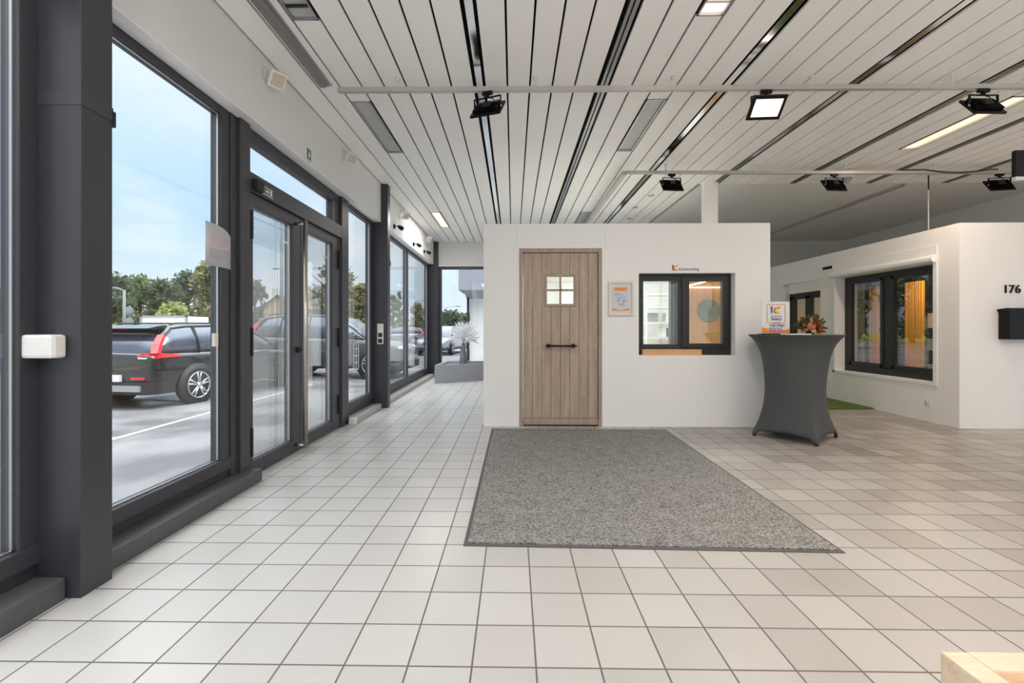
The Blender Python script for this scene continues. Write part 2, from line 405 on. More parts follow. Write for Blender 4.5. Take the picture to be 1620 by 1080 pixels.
# slatted ceiling: panel edges measured along x, light cut-outs along y
edges = [-1.915, -1.70, -1.506, -1.312, -1.117, -.926, -.732, -.535, -.339]
groups = [edges]
def run(a, b, n): return [a + (b-a)*i/n for i in range(n+1)]
groups += [run(-.244, .727, 5), run(.831, 1.801, 5), run(1.896, 2.884, 5), run(2.979, 3.99, 5), [4.09, 4.30, 4.509, 4.716, 4.90, 5.075], run(5.175, 6.16, 5), run(6.26, 7.24, 5), run(7.34, 7.85, 3)]
RX = 2.73; RY = 6.66          # ceiling step: slats run to the back only left of RX
lights = []                   # (x0,x1,y0,y1,kind)
for x0, x1 in ((-1.506, -1.312), (1.220, 1.413), (4.509, 4.716)):
    for y0, y1 in ((-3.3, -2.1), (-.4, .8), (1.86, 3.075), (4.19, 5.41), (8.19, 9.43)):  # first two rows are unseen lamps added to brighten the room
        if x0 > 4 and y0 > 6: continue
        lights.append((x0, x1, y0, y1))
m = MB((0, 0, 0)); G = .0075
for g in groups:
    for a, b in zip(g[:-1], g[1:]):
        xa, xb = a+G, b-G
        ymax = 11.0 if b < RX+.1 else RY
        cuts = sorted((l[2], l[3]) for l in lights if abs((l[0]+l[1])/2-(a+b)/2) < .03)
        y = -4.0
        for c0, c1 in cuts + [(ymax, ymax)]:
            if c0 - y > .02: m.box(xa, xb, y, c0-.004, ZC, ZC+.02, bev=.004)
            y = c1+.004
ceil = m.build('ceiling', K['slat']); struct(ceil, 'off white slatted metal ceiling with dark joints between long panels', 'ceiling')
m = MB((0, 0, 0))
m.box(-1.92, RX, -4, 11.05, ZC+.075, ZC+.35); m.box(RX, 7.9, -4, RY, ZC+.075, ZC+.35)
m.build('backing_board', K['black'], ceil)
for xa, ymax, kind in ((-.339, 11.0, 0), (.727, 11.0, 1), (1.801, 11.0, 0), (2.884, RY, 0), (3.99, RY, 1), (5.075, RY, 1), (6.16, RY, 1), (7.24, RY, 0)):
    m = MB((0, 0, 0))
    if kind == 0:
        m.box(xa+.022, xa+.076, -4, ymax, ZC+.012, ZC+.02)
        m.build('mirror_strip', K['mirror'], ceil)
    else:
        m.box(xa+.026, xa+.048, -4, ymax, ZC+.0, ZC+.02); m.box(xa+.060, xa+.088, -4, ymax, ZC+.0, ZC+.02)
        m.build('track_profile', K['track'], ceil)
m = MB((0, 0, 0)); m.box(-1.665, -1.615, -4, 3.9, ZC-.022, ZC-.002); m.box(-1.607, -1.58, -4, 3.87, ZC-.03, ZC-.002)
m.build('curtain_track', K['track'], ceil)
m = MB((0, 0, 0)); m.box(-1.60, -1.56, -4, 3.9, ZC-.008, ZC-.001); m.build('track_slot', K['alu'], ceil)

# plain rear ceiling, its rail, rear and right walls
m = MB((0, 0, 0)); m.box(RX, 7.9, RY, 11.05, ZC, ZC+.35)
rc = m.build('ceiling', K['fascia']); struct(rc, 'plain grey plaster ceiling behind the slatted part', 'ceiling')
m = MB((0, 0, 0)); m.box(5.64, 5.685, RY, 11.0, ZC-.035, ZC); m.box(5.60, 5.612, RY, 11.0, ZC-.025, ZC); m.build('ceiling_rail', K['rail'], rc)
m = MB((0, 0, 0)); m.box(7.85, 8.0, 4.2, 11.1, 0, ZC+.3); m.box(7.85, 8.0, -4, 4.2, 2.85, ZC+.3); m.box(7.85, 8.0, -4, 4.2, 0, .18)
struct(m.build('wall_right', K['fascia']), 'grey plaster side wall rising behind the white booth', 'wall')
m = MB((0, 0, 0)); m.box(2.7, 7.85, 10.95, 11.1, 0, ZC+.3)
struct(m.build('wall_back', K['fascia']), 'grey plaster rear wall behind the free standing rooms', 'wall')
m = MB((0, 0, 0)); m.box(2.735, 2.925, 6.55, 6.66, 0, ZC)
struct(m.build('column', K['wall']), 'white square column rising behind the middle white room', 'column')
# glazing fascia on the left and at the back
m = MB((0, 0, 0))
m.prism([(-1.92, 2.705), (-1.92, 3.5), (-2.13, 3.5), (-2.13, 2.72), (-2.03, 2.72), (-2.03, 2.71)], 'y', -4.0, 10.98)
wl = m.build('wall_left', K['fascia']); struct(wl, 'grey plaster fascia band above the left window front', 'wall')
m = MB((0, 0, 0)); m.box(-2.028, -1.921, -3.99, 10.9, 2.698, 2.712, bev=.003)
m.build('white_soffit', K['soffit'], wl)
m = MB((0, 0, 0)); m.box(-1.92, 2.7, 10.98, 11.12, 2.67, 3.5)
wb = m.build('wall_back', K['fascia']); struct(wb, 'grey plaster fascia band above the far window', 'wall')
m = MB((0, 0, 0)); m.box(-1.92, 2.7, 10.955, 10.98, 2.655, 2.685); m.build('white_soffit', K['soffit'], wb)
# wall behind the viewpoint with an opening for the added shop window
m = MB((0, 0, 0)); m.box(-2.1, 7.9, -4.12, -4, 2.72, 3.6); m.box(6.6, 7.9, -4.12, -4, 0, 2.72); m.box(-2.1, 6.6, -4.12, -4, 0, .18)
struct(m.build('wall_front', K['fascia']), 'plaster band above the added shop window behind the viewpoint', 'wall')

# ------------------------------------------------------------------ left glazing
XI, XO = -2.03, -2.11
def pane(parent, o, y0, y1, z0, z1, x=-2.075, mat='glass'):
    q = MB(o); q.box(x-.012, x+.012, y0, y1, z0, z1); return q.build('pane', K[mat], parent)
def bay(name, label, y0, y1, glass, zb=.234, zt=2.652):
    """window bay in the left facade; glass = list of (g0,g1) pane spans along y"""
    o = (-2.07, (y0+y1)/2, 0)
    w = thing(name, label, 'window', o, kind='structure')
    q = MB(o)
    q.box(XO, XI, y0, y1, zt, 2.715, bev=.006)                 # head
    q.box(XO, XI+.01, y0, y1, .150, zb, bev=.006)                 # bottom rail
    q.box(XO, XI-.012, y0, y1, .0, .150)                         # foot panel
    ends = [y0] + [v for g in glass for v in g] + [y1]
    for a, b in zip(ends[::2], ends[1::2]):
        if b-a > .005: q.box(XO, XI, a, b, zb-.01, zt+.01, bev=.006)
    q.build('window_frame', K['anth'], w)
    for g0, g1 in glass:
        b = MB(o)
        for a, c in ((g0, g0+.008), (g1-.008, g1)): b.box(-2.062, -2.05, a, c, zb, zt)
        for a, c in ((zb, zb+.008), (zt-.008, zt)): b.box(-2.062, -2.05, g0, g1, a, c)
        b.build('glazing_bead', K['alu'], w)
        pane(w, o, g0+.001, g1-.001, zb, zt)
    return w
bay('window_1', 'tall glass pane at far left, before the first dark column', -3.95, 1.915, [(-3.85, -1.2), (-1.1, 1.835)])
bay('window_2', 'large glass pane between the nearest dark column and entrance doors', 2.06, 3.225, [(2.14, 3.135)])
bay('window_3', 'narrow glass sidelight between the entrance doors and second column', 5.505, 6.575, [(5.528, 6.455)])
bay('window_4', 'pair of glass panes beyond the second dark column', 6.70, 10.93, [(6.78, 8.66), (8.78, 10.75)])

# mullions beside the doors
m = MB((-2.05, 3.33, 0)); m.box(-2.12, -2.02, 3.226, 3.30, 0, 2.715, bev=.004); m.box(-2.12, -1.995, 3.30, 3.425, 0, 2.715, bev=.006)
tr = m.build('trim_1', K['anth']); struct(tr, 'dark grey mullion post on the left of the entrance doors', 'mullion')
m = MB((-2.05, 5.4, 0)); m.box(-2.12, -2.0, 5.29, 5.503, 0, 2.715, bev=.006)
struct(m.build('trim_2', K['anth']), 'dark grey mullion post on the right of the entrance doors', 'mullion')

# entrance door: transom light, lintel, two leaves
o = (-2.06, 4.33, 0)
d = thing('door_1', 'double glass entrance door with dark frame and tall steel pull', 'door', o, kind='structure')
q = MB(o)
q.box(XO, XI, 3.426, 5.289, 2.60, 2.715, bev=.006); q.box(XO, XI, 3.426, 3.434, 2.3, 2.62); q.box(XO, XI, 5.095, 5.289, 2.3, 2.62)
q.box(XO, -2.0, 3.426, 5.289, 2.205, 2.35, bev=.006)
q.box(XO, -2.02, 3.426, 3.44, 0, 2.21); q.box(XO, -2.02, 5.235, 5.289, 0, 2.21)
q.build('door_frame', K['anth'], d)
q = MB(o); q.box(-2.087, -2.063, 3.434, 5.095, 2.348, 2.602); q.build('transom_pane', K['glass'], d)
for (y0, y1, g0, g1) in ((3.443, 4.290, 3.503, 4.146), (4.297, 5.232, 4.45, 5.055)):
    q = MB(o)
    q.box(-2.10, -2.02, y0, g0, .012, 2.2, bev=.006); q.box(-2.10, -2.02, g1, y1, .012, 2.2, bev=.006)
    q.box(-2.10, -2.021, g0-.01, g1+.01, .012, .122, bev=.004); q.box(-2.10, -2.021, g0-.01, g1+.01, 2.105, 2.2, bev=.004)
    leaf = q.build('door_leaf', K['anth'], d)
    q = MB(o)
    for a, c in ((g0, g0+.006), (g1-.006, g1)): q.box(-2.062, -2.05, a, c, .122, 2.105)
    for a, c in ((.122, .13), (2.097, 2.105)): q.box(-2.062, -2.05, g0, g1, a, c)
    q.build('glazing_bead', K['alu'], leaf)
    pane(leaf, o, g0+.001, g1-.001, .122, 2.105, mat='glassdoor')
    hy = y0+.012 if y0 < 4 else y1-.012
    for z0 in (.28, 1.05, 1.95):
        q = MB(o); q.box(-2.02, -1.995, hy-.012, hy+.012, z0-.11, z0+.11, bev=.004); q.build('hinge', K['rubber'], leaf)
    if y0 < 4:
        q = MB(o); q.tube([(-1.925, 4.185, .05), (-1.925, 4.185, 2.155)], .019, 16)
        hnd = q.build('pull_handle', K['steel'], leaf)
        for z0 in (.075, 2.12):
            q = MB(o); q.cyl((-2.02, 4.185, z0), (-1.93, 4.185, z0), .014, 12); q.build('standoff', K['steel'], hnd)
        q = MB(o); q.cyl((-2.02, 4.235, .955), (-2.0, 4.235, .955), .028, 18); q.cyl((-2.0, 4.235, .955), (-1.985, 4.235, .955), .016, 18)
        q.build('lock_cylinder', K['rubber'], leaf)
q = MB(o); q.box(-2.0, -1.955, 3.45, 3.55, 2.215, 2.30, bev=.006); q.build('door_closer', K['rubber'], d)

# steel columns
def column(cx0, cx1, y0, y1, label, collar=True):
    o = ((cx0+cx1)/2, (y0+y1)/2, 0); q = MB(o); q.box(cx0, cx1, y0, y1, 0, ZC+.02, bev=.004)
    c = q.build('column', K['anth2']); struct(c, label, 'column')
    if collar:
        q = MB(o); q.box(cx0+.012, cx1+.003, y0-.003, y1+.002, 2.105, 2.165, bev=.002); q.build('collar', K['anth'], c)
        q = MB(o); q.box(cx1-.02, cx1+.006, y1-.005, y1+.012, 2.08, 2.15); q.build('cable_clip', K['rubber'], c)
    return c
column(-2.045, -1.845, 1.912, 2.066, 'massive dark grey steel column nearest on the left')
column(-2.045, -1.819, 6.572, 6.703, 'dark grey steel column between the sidelight and far panes')
column(-2.115, -1.805, 10.935, 11.06, 'dark grey corner column by the grey planter', False)
# stone sills along the floor
for y0, y1, mt, lb in ((-3.95, 1.905, 'stone', 'dark stone kerb under the leftmost glass pane'), (2.075, 3.42, 'stone', 'dark stone kerb between the nearest column and entrance doors'),
                       (5.52, 6.56, 'stonelight', 'worn pale stone kerb below the narrow sidelight'), (6.71, 10.9, 'stonelight', 'pale stone kerb below the far pair of panes')):
    q = MB((-1.97, (y0+y1)/2, 0)); q.box(-2.04, -1.903, y0, y1, 0, .095 if mt == 'stone' else .07, bev=.006)
    struct(q.build('baseboard_left', K[mt]), lb, 'sill')

# far window
o = (.4, 11.05, 0)
w = thing('window_5', 'wide far window behind the grey planter', 'window', o, kind='structure')
q = MB(o); q.box(-1.80, 2.7, 11.0, 11.08, 2.59, 2.665, bev=.005); q.box(-1.80, 2.7, 11.0, 11.08, 0, .24, bev=.005)
q.box(-1.80, -1.735, 11.0, 11.08, .2, 2.6, bev=.005); q.box(.45, .55, 11.0, 11.08, .2, 2.6, bev=.005); q.box(2.6, 2.7, 11.0, 11.08, .2, 2.6, bev=.005)
q.build('window_frame', K['anth'], w)
for a, b in ((-1.735, .45), (.55, 2.6)):
    q = MB(o); q.box(a, b, 11.03, 11.054, .24, 2.59); q.build('pane', K['glass'], w)
# unseen shop window added behind the viewpoint to let in daylight
o = (2.2, -4.06, 0)
w = thing('window_6_added', 'added shop window behind the viewpoint', 'window', o, kind='structure')
q = MB(o); q.box(-2.03, 6.6, -4.1, -4.02, 2.64, 2.72); q.box(-2.03, 6.6, -4.1, -4.02, .18, .25)
xs = (-2.03, -.3, 1.42, 3.15, 4.87, 6.6)
for x in xs: q.box(x-.04, x+.04, -4.1, -4.02, .2, 2.7)
q.build('window_frame', K['anth'], w)
for a, b in zip(xs[:-1], xs[1:]):
    q = MB(o); q.box(a+.04, b-.04, -4.07, -4.05, .25, 2.64); q.build('pane', K['glass'], w)

o = (7.92, 0, 0)  # unseen window added for fill daylight from the right
w = thing('window_10_added', 'added shop window out of view on the right', 'window', o, kind='structure')
q = MB(o); q.box(7.88, 7.96, -3.95, 4.2, 2.78, 2.85); q.box(7.88, 7.96, -3.95, 4.2, .18, .25)
ys = (-3.9, -1.2, 1.5, 4.15)
for y in ys: q.box(7.88, 7.96, y-.04, y+.04, .2, 2.8)
q.build('window_frame', K['anth'], w)
for a, b in zip(ys[:-1], ys[1:]):
    q = MB(o); q.box(7.91, 7.93, a+.04, b-.04, .25, 2.78); q.build('pane', K['glass'], w)

# ------------------------------------------------------------------ middle white room
BY = 5.38; BT = 2.39
o = (1.33, BY, 0); q = MB(o)
x0, x1, yb = -.351, 3.01, 8.4; wx0, wx1, wz0, wz1 = 1.478, 2.605, .838, 1.807; dx0, dx1, dz = .072, 1.043, 2.1
def wallseg(a, b, z0, z1, t=.14): q.box(a, b, BY, BY+t, z0, z1)
wallseg(x0, dx0, 0, BT); wallseg(dx0, dx1, dz, BT); wallseg(dx1, wx0, 0, BT); wallseg(wx0, wx1, 0, wz0); wallseg(wx0, wx1, wz1, BT); wallseg(wx1, x1, 0, BT)
q.box(x0, x0+.1, BY+.14, yb, 0, BT); q.box(x1-.1, x1, BY+.14, yb, 0, BT); q.box(x0, x1, yb, yb+.1, 0, BT)
wm = q.build('wall_middle', K['wall']); struct(wm, 'white free standing room with the oak door and small window', 'wall')
q = MB(o)
q.box(.045, .057, BY-.008, BY, 2.1, BT, bev=.002); q.box(1.085, 1.095, BY-.008, BY, 2.13, BT, bev=.002)
q.box(dx1, dx1+.03, BY-.014, BY, 0, 2.1, bev=.003)
q.build('cover_strip', K['wallwhite'], wm)

o = ((dx0+dx1)/2, BY, 0)
d = thing('door_2', 'grey oak plank door with small four pane window', 'door', o, kind='structure')
q = MB(o); q.box(dx0+.002, .112, BY-.01, BY+.1, 0, dz-.002, bev=.004); q.box(1.004, dx1-.002, BY-.01, BY+.1, 0, dz-.002, bev=.004); q.box(.112, 1.004, BY-.01, BY+.1, 2.05, dz-.002, bev=.004)
q.build('door_frame', K['oakframe'], d)
q = MB(o); px0, px1 = .118, .998; n = 8; wv = (px1-px0)/n
gl = (.40, .717, 1.445, 1.77)
for i in range(n):
    a, b = px0+i*wv+.0015, px0+(i+1)*wv-.0015
    segs = [(.095, 2.045)]
    lo, hi = max(a, gl[0]-.03), min(b, gl[1]+.03)
    if hi > lo:
        segs = [(.095, gl[2]-.03), (gl[3]+.03, 2.045)]
        if lo > a+.002: q.box(a, lo, BY+.012, BY+.06, gl[2]-.03, gl[3]+.03)
        if hi < b-.002: q.box(hi, b, BY+.012, BY+.06, gl[2]-.03, gl[3]+.03)
    for z0, z1 in segs: q.box(a, b, BY+.012, BY+.06, z0, z1, bev=.004)
q.box(px0, px1, BY+.03, BY+.06, .09, gl[2]-.03); q.box(px0, px1, BY+.03, BY+.06, gl[3]+.03, 2.045)
dl = q.build('door_leaf', K['oak'], d)
q = MB(o); q.box(.114, 1.002, BY+.0, BY+.06, .018, .092, bev=.008); q.build('weather_bar', K['oakframe'], dl)
q = MB(o); q.box(.12, .99, BY+.02, BY+.06, .0, .018); q.build('threshold', K['blackframe'], d)
q = MB(o)
q.box(gl[0]-.03, gl[0], BY+.002, BY+.06, gl[2]-.03, gl[3]+.03, bev=.004); q.box(gl[1], gl[1]+.03, BY+.002, BY+.06, gl[2]-.03, gl[3]+.03, bev=.004)
q.box(gl[0], gl[1], BY+.002, BY+.06, gl[3], gl[3]+.03, bev=.004); q.box(gl[0], gl[1], BY+.002, BY+.06, gl[2]-.03, gl[2], bev=.004)
cx, cz = (gl[0]+gl[1])/2, (gl[2]+gl[3])/2
q.box(cx-.011, cx+.011, BY+.006, BY+.05, gl[2], gl[3]); q.box(gl[0], gl[1], BY+.006, BY+.05, cz-.011, cz+.011)
lf = q.build('light_frame', K['oakframe'], dl)
q = MB(o); q.box(gl[0], gl[1], BY+.024, BY+.034, gl[2], gl[3]); q.build('pane', K['glassin'], lf)
q = MB(o); hz = .95
q.tube([(.43, BY-.05, hz), (.695, BY-.05, hz)], .0115, 12)
for x in (.415, .71): q.ball((x, BY-.05, hz), .02, 2); q.cyl((x, BY-.05, hz), (x, BY+.012, hz), .010, 12)
q.tube([(.375, BY-.05, hz), (.41, BY-.05, hz)], [.006, .014], 10); q.tube([(.715, BY-.05, hz), (.75, BY-.05, hz)], [.014, .006], 10)
hd = q.build('door_handle', K['iron'], dl)
q = MB(o); q.lathe([(.022, 0), (.026, .006), (.018, .012)], (.415, BY+.0, hz), 18, 'y'); q.lathe([(.022, 0), (.026, .006), (.018, .012)], (.71, BY+.0, hz), 18, 'y'); q.build('rosette', K['iron'], hd)
q = MB(o); q.box(.963, .972, BY+.004, BY+.014, .925, .975, bev=.003); q.build('lock_plate', K['alu'], dl)

# black two-light window in the middle room
o = ((wx0+wx1)/2, BY+.11, wz0); FY = BY+.108
w = thing('window_7', 'small black framed window beside the oak door', 'window', o, kind='structure')
q = MB(o)
q.box(wx0, wx1, FY, FY+.07, 1.725, wz1, bev=.003); q.box(wx0, wx1, FY, FY+.07, wz0, .965, bev=.003); q.box(wx0, 1.562, FY, FY+.07, .95, 1.73, bev=.003); q.box(2.53, wx1, FY, FY+.07, .95, 1.73, bev=.003)
q.box(1.972, 2.035, FY, FY+.07, .95, 1.74, bev=.003)
q.build('window_frame', K['blackframe'], w)
q = MB(o)
q.box(2.02, 2.105, FY-.014, FY+.05, .925, 1.765, bev=.004); q.box(2.50, 2.565, FY-.014, FY+.05, .925, 1.765, bev=.004)
q.box(2.10, 2.51, FY-.014, FY+.05, 1.72, 1.765, bev=.004); q.box(2.10, 2.51, FY-.014, FY+.05, .925, .975, bev=.004)
sash = q.build('sash', K['blackframe'], w)
q = MB(o); q.box(2.10, 2.505, FY+.02, FY+.04, .972, 1.722); q.build('pane', K['glassin'], sash)
q = MB(o); q.box(1.56, 1.975, FY+.03, FY+.05, .96, 1.728); q.build('pane', K['glassin'], w)
q = MB((1.87, BY+.06, wz0)); q.box(1.535, 2.225, BY+.028, BY+.098, wz0, wz0+.068, bev=.003)
tag(q.build('timber_beam', K['beam']), 'short light timber beam lying on the sill of the black window', 'timber')

# what stands inside the middle room
q = MB((2.70, 6.4, 0)); q.box(2.36, 2.90, 6.38, 6.45, 0, 2.2)
struct(q.build('trim_3', K['panel']), 'warm timber panel seen through the right pane of the black window', 'panelling')
q = MB((2.70, 6.36, 1.40)); q.lathe([(.0, -.012), (.13, -.012), (.155, -.004), (.16, .008)], (2.72, 6.37, 1.40), 40, 'y')
tag(q.build('wall_plate', K['dish']), 'round grey disc hung on the timber panel behind the window', 'wall decoration')
o = (2.56, 6.36, 1.72); t = thing('led_strip', 'warm glowing strip lights over the timber panel behind the window', 'strip light', o)
for nm, bx in (('front_strip', (2.38, 2.90, 6.33, 6.345, 1.712, 1.732)), ('side_strip', (2.40, 2.42, 5.75, 6.33, 1.735, 1.752))):
    q = MB(o); q.box(*bx); q.build(nm, K['ledstrip'], t)
q = MB((2.28, 6.6, 0)); q.box(2.255, 2.29, 6.55, 6.65, 0, 2.3, bev=.004); q.box(2.315, 2.33, 6.55, 6.65, 0, 2.3, bev=.004)
struct(q.build('trim_5', K['anth']), 'dark upright profile seen through the left pane of the black window', 'profile')
o = (2.45, 7.7, 0); t = thing('shelf_rack', 'white wire rack inside the middle room behind the left pane', 'shelf', o)
for x in (2.2, 2.85):
    for y in (7.55, 7.85):
        q = MB(o); q.cyl((x, y, 0), (x, y, 1.75), .014, 8); q.build('post', K['white'], t)
for z in (.4, .7, 1.0, 1.25, 1.5, 1.72):
    q = MB(o); q.box(2.19, 2.86, 7.54, 7.86, z-.012, z+.012); q.build('shelf', K['white'], t)
for k, (x, z) in enumerate(((2.3, .73), (2.48, 1.015), (2.66, 1.015), (2.35, 1.265), (2.6, 1.265), (2.72, .715))):
    q = MB((x, 7.7, z)); q.box(x-.06, x+.06, 7.6, 7.8, z, z+.15, bev=.004)
    tag(q.build('storage_box', K[('grey', 'white', 'greypanel')[k % 3]]), 'small storage box on the wire rack behind the left window pane', 'box', 'boxes on the wire rack')

# certificate frame, logo above the window
o = (1.268, BY-.004, 1.506)
t = thing('certificate_frame', 'cream framed certificate on the wall between oak door and window', 'picture frame', o)
q = MB(o); a0, a1, b0, b1 = 1.118, 1.418, 1.303, 1.711
q.box(a0, a0+.028, BY-.028, BY-.001, b0, b1, bev=.006); q.box(a1-.028, a1, BY-.028, BY-.001, b0, b1, bev=.006); q.box(a0+.02, a1-.02, BY-.028, BY-.001, b1-.028, b1, bev=.006); q.box(a0+.02, a1-.02, BY-.028, BY-.001, b0, b0+.028, bev=.006)
q.build('frame', K['cream'], t)
q = MB(o); q.box(a0+.026, a1-.026, BY-.008, BY-.002, b0+.026, b1-.026); q.build('mount', K['cream'], t)
q = MB(o); q.box(1.165, 1.362, BY-.011, BY-.008, 1.362, 1.645); sh = q.build('certificate', plain('certificate_paper', srgb(214, 212, 224), .7), t)
q = MB(o); q.box(1.19, 1.335, BY-.0125, BY-.011, 1.596, 1.635); q.build('heading_band', K['orange'], sh)
q = MB(o)
pts = [(1.165, 1.362)] + [(1.362, 1.362)] + [(1.362, 1.398)] + [(1.165+.197*(1-k/12), 1.368+.030*abs(1-2*k/12)**1.6) for k in range(13)]
q.prism(pts, 'y', BY-.0125, BY-.011); q.build('curved_band', K['orange'], sh)
q = MB(o)
for z, xa, xb in ((1.566, 1.19, 1.25), (1.548, 1.19, 1.29), (1.518, 1.215, 1.32)): q.box(xa, xb, BY-.0125, BY-.011, z, z+.0035)
for xx, zz in ((1.225, 1.475), (1.238, 1.475), (1.285, 1.47), (1.305, 1.47), (1.24, 1.43), (1.252, 1.42), (1.29, 1.436)):
    q.prism([(xx, zz), (xx+.006, zz), (xx+.012, zz+.022), (xx+.006, zz+.022)], 'y', BY-.0125, BY-.011)
q.box(1.28, 1.315, BY-.0125, BY-.011, 1.465, 1.469); q.box(1.275, 1.31, BY-.0125, BY-.011, 1.430, 1.434)
q.build('writing', K['navy'], sh)
o = (2.01, BY-.003, 1.86); t = thing('wall_logo', 'small orange and blue company logo above the black window', 'logo', o)
q = MB(o); q.prism([(1.866, 1.90), (1.882, 1.90), (1.886, 1.835), (1.874, 1.835)], 'y', BY-.005, BY-.0005); q.build('dark_stroke', K['brown'], t)
q = MB(o)
ring = lambda cx, cz, r0, r1, a0, a1, n=20: [(cx+r1*math.cos(R(a0+(a1-a0)*k/n)), cz+r1*math.sin(R(a0+(a1-a0)*k/n))) for k in range(n+1)] + [(cx+r0*math.cos(R(a1-(a1-a0)*k/n)), cz+r0*math.sin(R(a1-(a1-a0)*k/n))) for k in range(n+1)]
q.prism(ring(1.913, 1.862, .018, .030, 60, 345), 'y', BY-.005, BY-.0005)
q.prism([(1.915, 1.885), (1.95, 1.907), (1.945, 1.898), (1.92, 1.878)], 'y', BY-.005, BY-.0005)
q.build('swirl', K['orange'], t)
q = MB(o); q.mesh(text_mesh('Kömmerling', .047, .001), Matrix.Translation((2.065, BY-.002, 1.85)) @ FRONT); q.build('wordmark', K['navy'], t)

# ------------------------------------------------------------------ right booth
o = (5.152, 5.34, 0); q = MB(o); PX = 5.152; PY = 5.34; PT = 2.375
q.box(PX, 7.85, PY, PY+.14, 0, PT)
y0 = PY+.14
def sw(a, b, z0, z1): q.box(PX, PX+.2, a, b, z0, z1)
sw(y0, 5.66, 0, PT); sw(5.66, 7.37, 0, .49); sw(5.66, 7.37, 1.96, PT); sw(7.37, 7.72, 0, PT); sw(7.72, 8.78, 1.985, PT); sw(8.78, 9.7, 0, PT)
q.box(PX, 7.85, 9.7, 9.84, 0, PT); q.box(PX+.2, 7.85, PY+.14, 9.7, PT-.06, PT-.002)  # includes an unseen lid added to keep showroom light out of the booth
bw = q.build('wall_booth', K['wall']); struct(bw, 'white booth with the house number and shuttered window', 'wall')
q = MB(o)
q.box(PX-.013, PX, 5.608, 5.662, .455, 2.06, bev=.003); q.box(PX-.012, PX, 5.62, 7.42, .452, .492, bev=.003); q.box(PX-.012, PX, 7.37, 7.42, .455, 2.0, bev=.003)
q.build('window_surround', K['wallwhite'], bw)
q = MB(o); q.prism([(PX, 1.962), (5.105, 1.968), (5.088, 1.985), (5.085, 2.015), (5.098, 2.04), (PX, 2.06)], 'y', 5.62, 7.46); q.box(PX-.014, PX, 5.61, 7.42, 2.05, 2.172, bev=.003)
rb = q.build('roller_shutter_box', K['wallwhite'], bw)
q = MB(o); q.box(PX-.006, PX+.002, 7.10, 7.66, 2.125, 2.172, bev=.002); q.build('vent_slot', K['black'], bw)
q = MB(o); q.box(PX+.03, PX+.19, 7.72, 8.66, 1.80, 1.984, bev=.004); q.build('roller_shutter_box', K['wallwhite'], bw)
# window in the booth side
FX = PX+.15; o = (FX, 6.5, .49)
w = thing('window_8', 'black two part window in the side of the right booth', 'window', o, kind='structure')
q = MB(o)
q.box(FX, FX+.05, 5.665, 7.365, 1.88, 1.958, bev=.004); q.box(FX, FX+.05, 5.665, 7.365, .492, .60, bev=.004)
for a, b in ((5.665, 5.74), (7.26, 7.365), (6.47, 6.60)): q.box(FX, FX+.05, a, b, .58, 1.9, bev=.004)
q.build('window_frame', K['blackframe'], w)
for a, b in ((5.75, 6.46), (6.61, 7.25)):
    q = MB(o)
    q.box(FX-.012, FX+.04, a-.012, a+.04, .585, 1.895, bev=.004); q.box(FX-.012, FX+.04, b-.04, b+.012, .585, 1.895, bev=.004); q.box(FX-.012, FX+.04, a, b, .585, .645, bev=.004); q.box(FX-.012, FX+.04, a, b, 1.845, 1.895, bev=.004)
    s_ = q.build('sash', K['blackframe'], w)
    q = MB(o); q.box(FX+.015, FX+.03, a+.035, b-.035, .64, 1.85); q.build('pane', K['glassin'], s_)
o = (FX, 8.2, 0)
w = thing('window_9', 'tall black glazed door panel further along the booth side', 'window', o, kind='structure')
q = MB(o); q.box(FX-.02, FX+.05, 7.722, 8.778, 1.70, 1.81); q.box(FX-.02, FX+.05, 7.722, 8.778, 0, .1)
for a, b in ((7.722, 7.76), (8.18, 8.32), (8.66, 8.778)): q.box(FX-.02, FX+.05, a, b, 0, 1.75)
q.build('window_frame', K['blackframe'], w)
for a, b in ((7.76, 8.18), (8.32, 8.66)):
    q = MB(o); q.box(FX+.01, FX+.03, a, b, .1, 1.70); q.build('pane', K['glassin'], w)
# inside the booth
for x, y0_, y1_, mt, lb in ((7.22, 8.12, 8.5, 'amber', 'amber curtain seen through the near half of the booth window'), (7.22, 9.12, 9.34, 'amber', 'amber curtain seen through the far half of the booth window'),
                            (5.42, 5.68, 5.80, 'curtain', 'taupe curtain at the near edge of the booth window'), (5.42, 7.14, 7.24, 'curtain', 'taupe curtain at the far edge of the booth window')):
    q = MB((x, (y0_+y1_)/2, 0)); n = 40
    fr = [(x+.02*math.sin(k*1.35), y0_+(y1_-y0_)*k/n) for k in range(n+1)]
    q.prism(fr + [(a+.006, b) for a, b in reversed(fr)], 'z', .03, 2.0)
    tag(q.build('curtain', K[mt]), lb, 'curtain')
o = (7.45, 8.5, 0); t = thing('display_shelf', 'long dark display shelf with pale samples inside the right booth', 'shelf', o)
q = MB(o); q.box(7.62, 7.66, 7.2, 9.66, 0, 2.2); q.build('back_panel', K['cladding'], t)
for y in (7.2, 8.0, 8.8, 9.64):
    q = MB(o); q.box(7.3, 7.62, y-.02, y+.02, 0, 2.2); q.build('side_panel', K['blackframe'], t)
for z in (.35, .75, 1.15, 1.55, 1.95):
    q = MB(o); q.box(7.3, 7.62, 7.22, 9.62, z-.015, z+.015); q.build('shelf', K['blackframe'], t)
for k in range(33):
    z = (.366, .766, 1.166)[k % 3]; y = 7.26+.21*(k//3)
    if any(abs(y+.055-s_) < .09 for s_ in (8.0, 8.8, 9.64)): continue
    q = MB((7.45, y+.05, z)); q.box(7.36, 7.52, y, y+.11, z, z+.16+.05*(k % 4), bev=.004)
    tag(q.build('sample_block', K[('white', 'lightgrey', 'cream')[k % 3]]), 'pale profile sample on the dark shelf inside the right booth', 'sample', 'samples on the booth shelf')
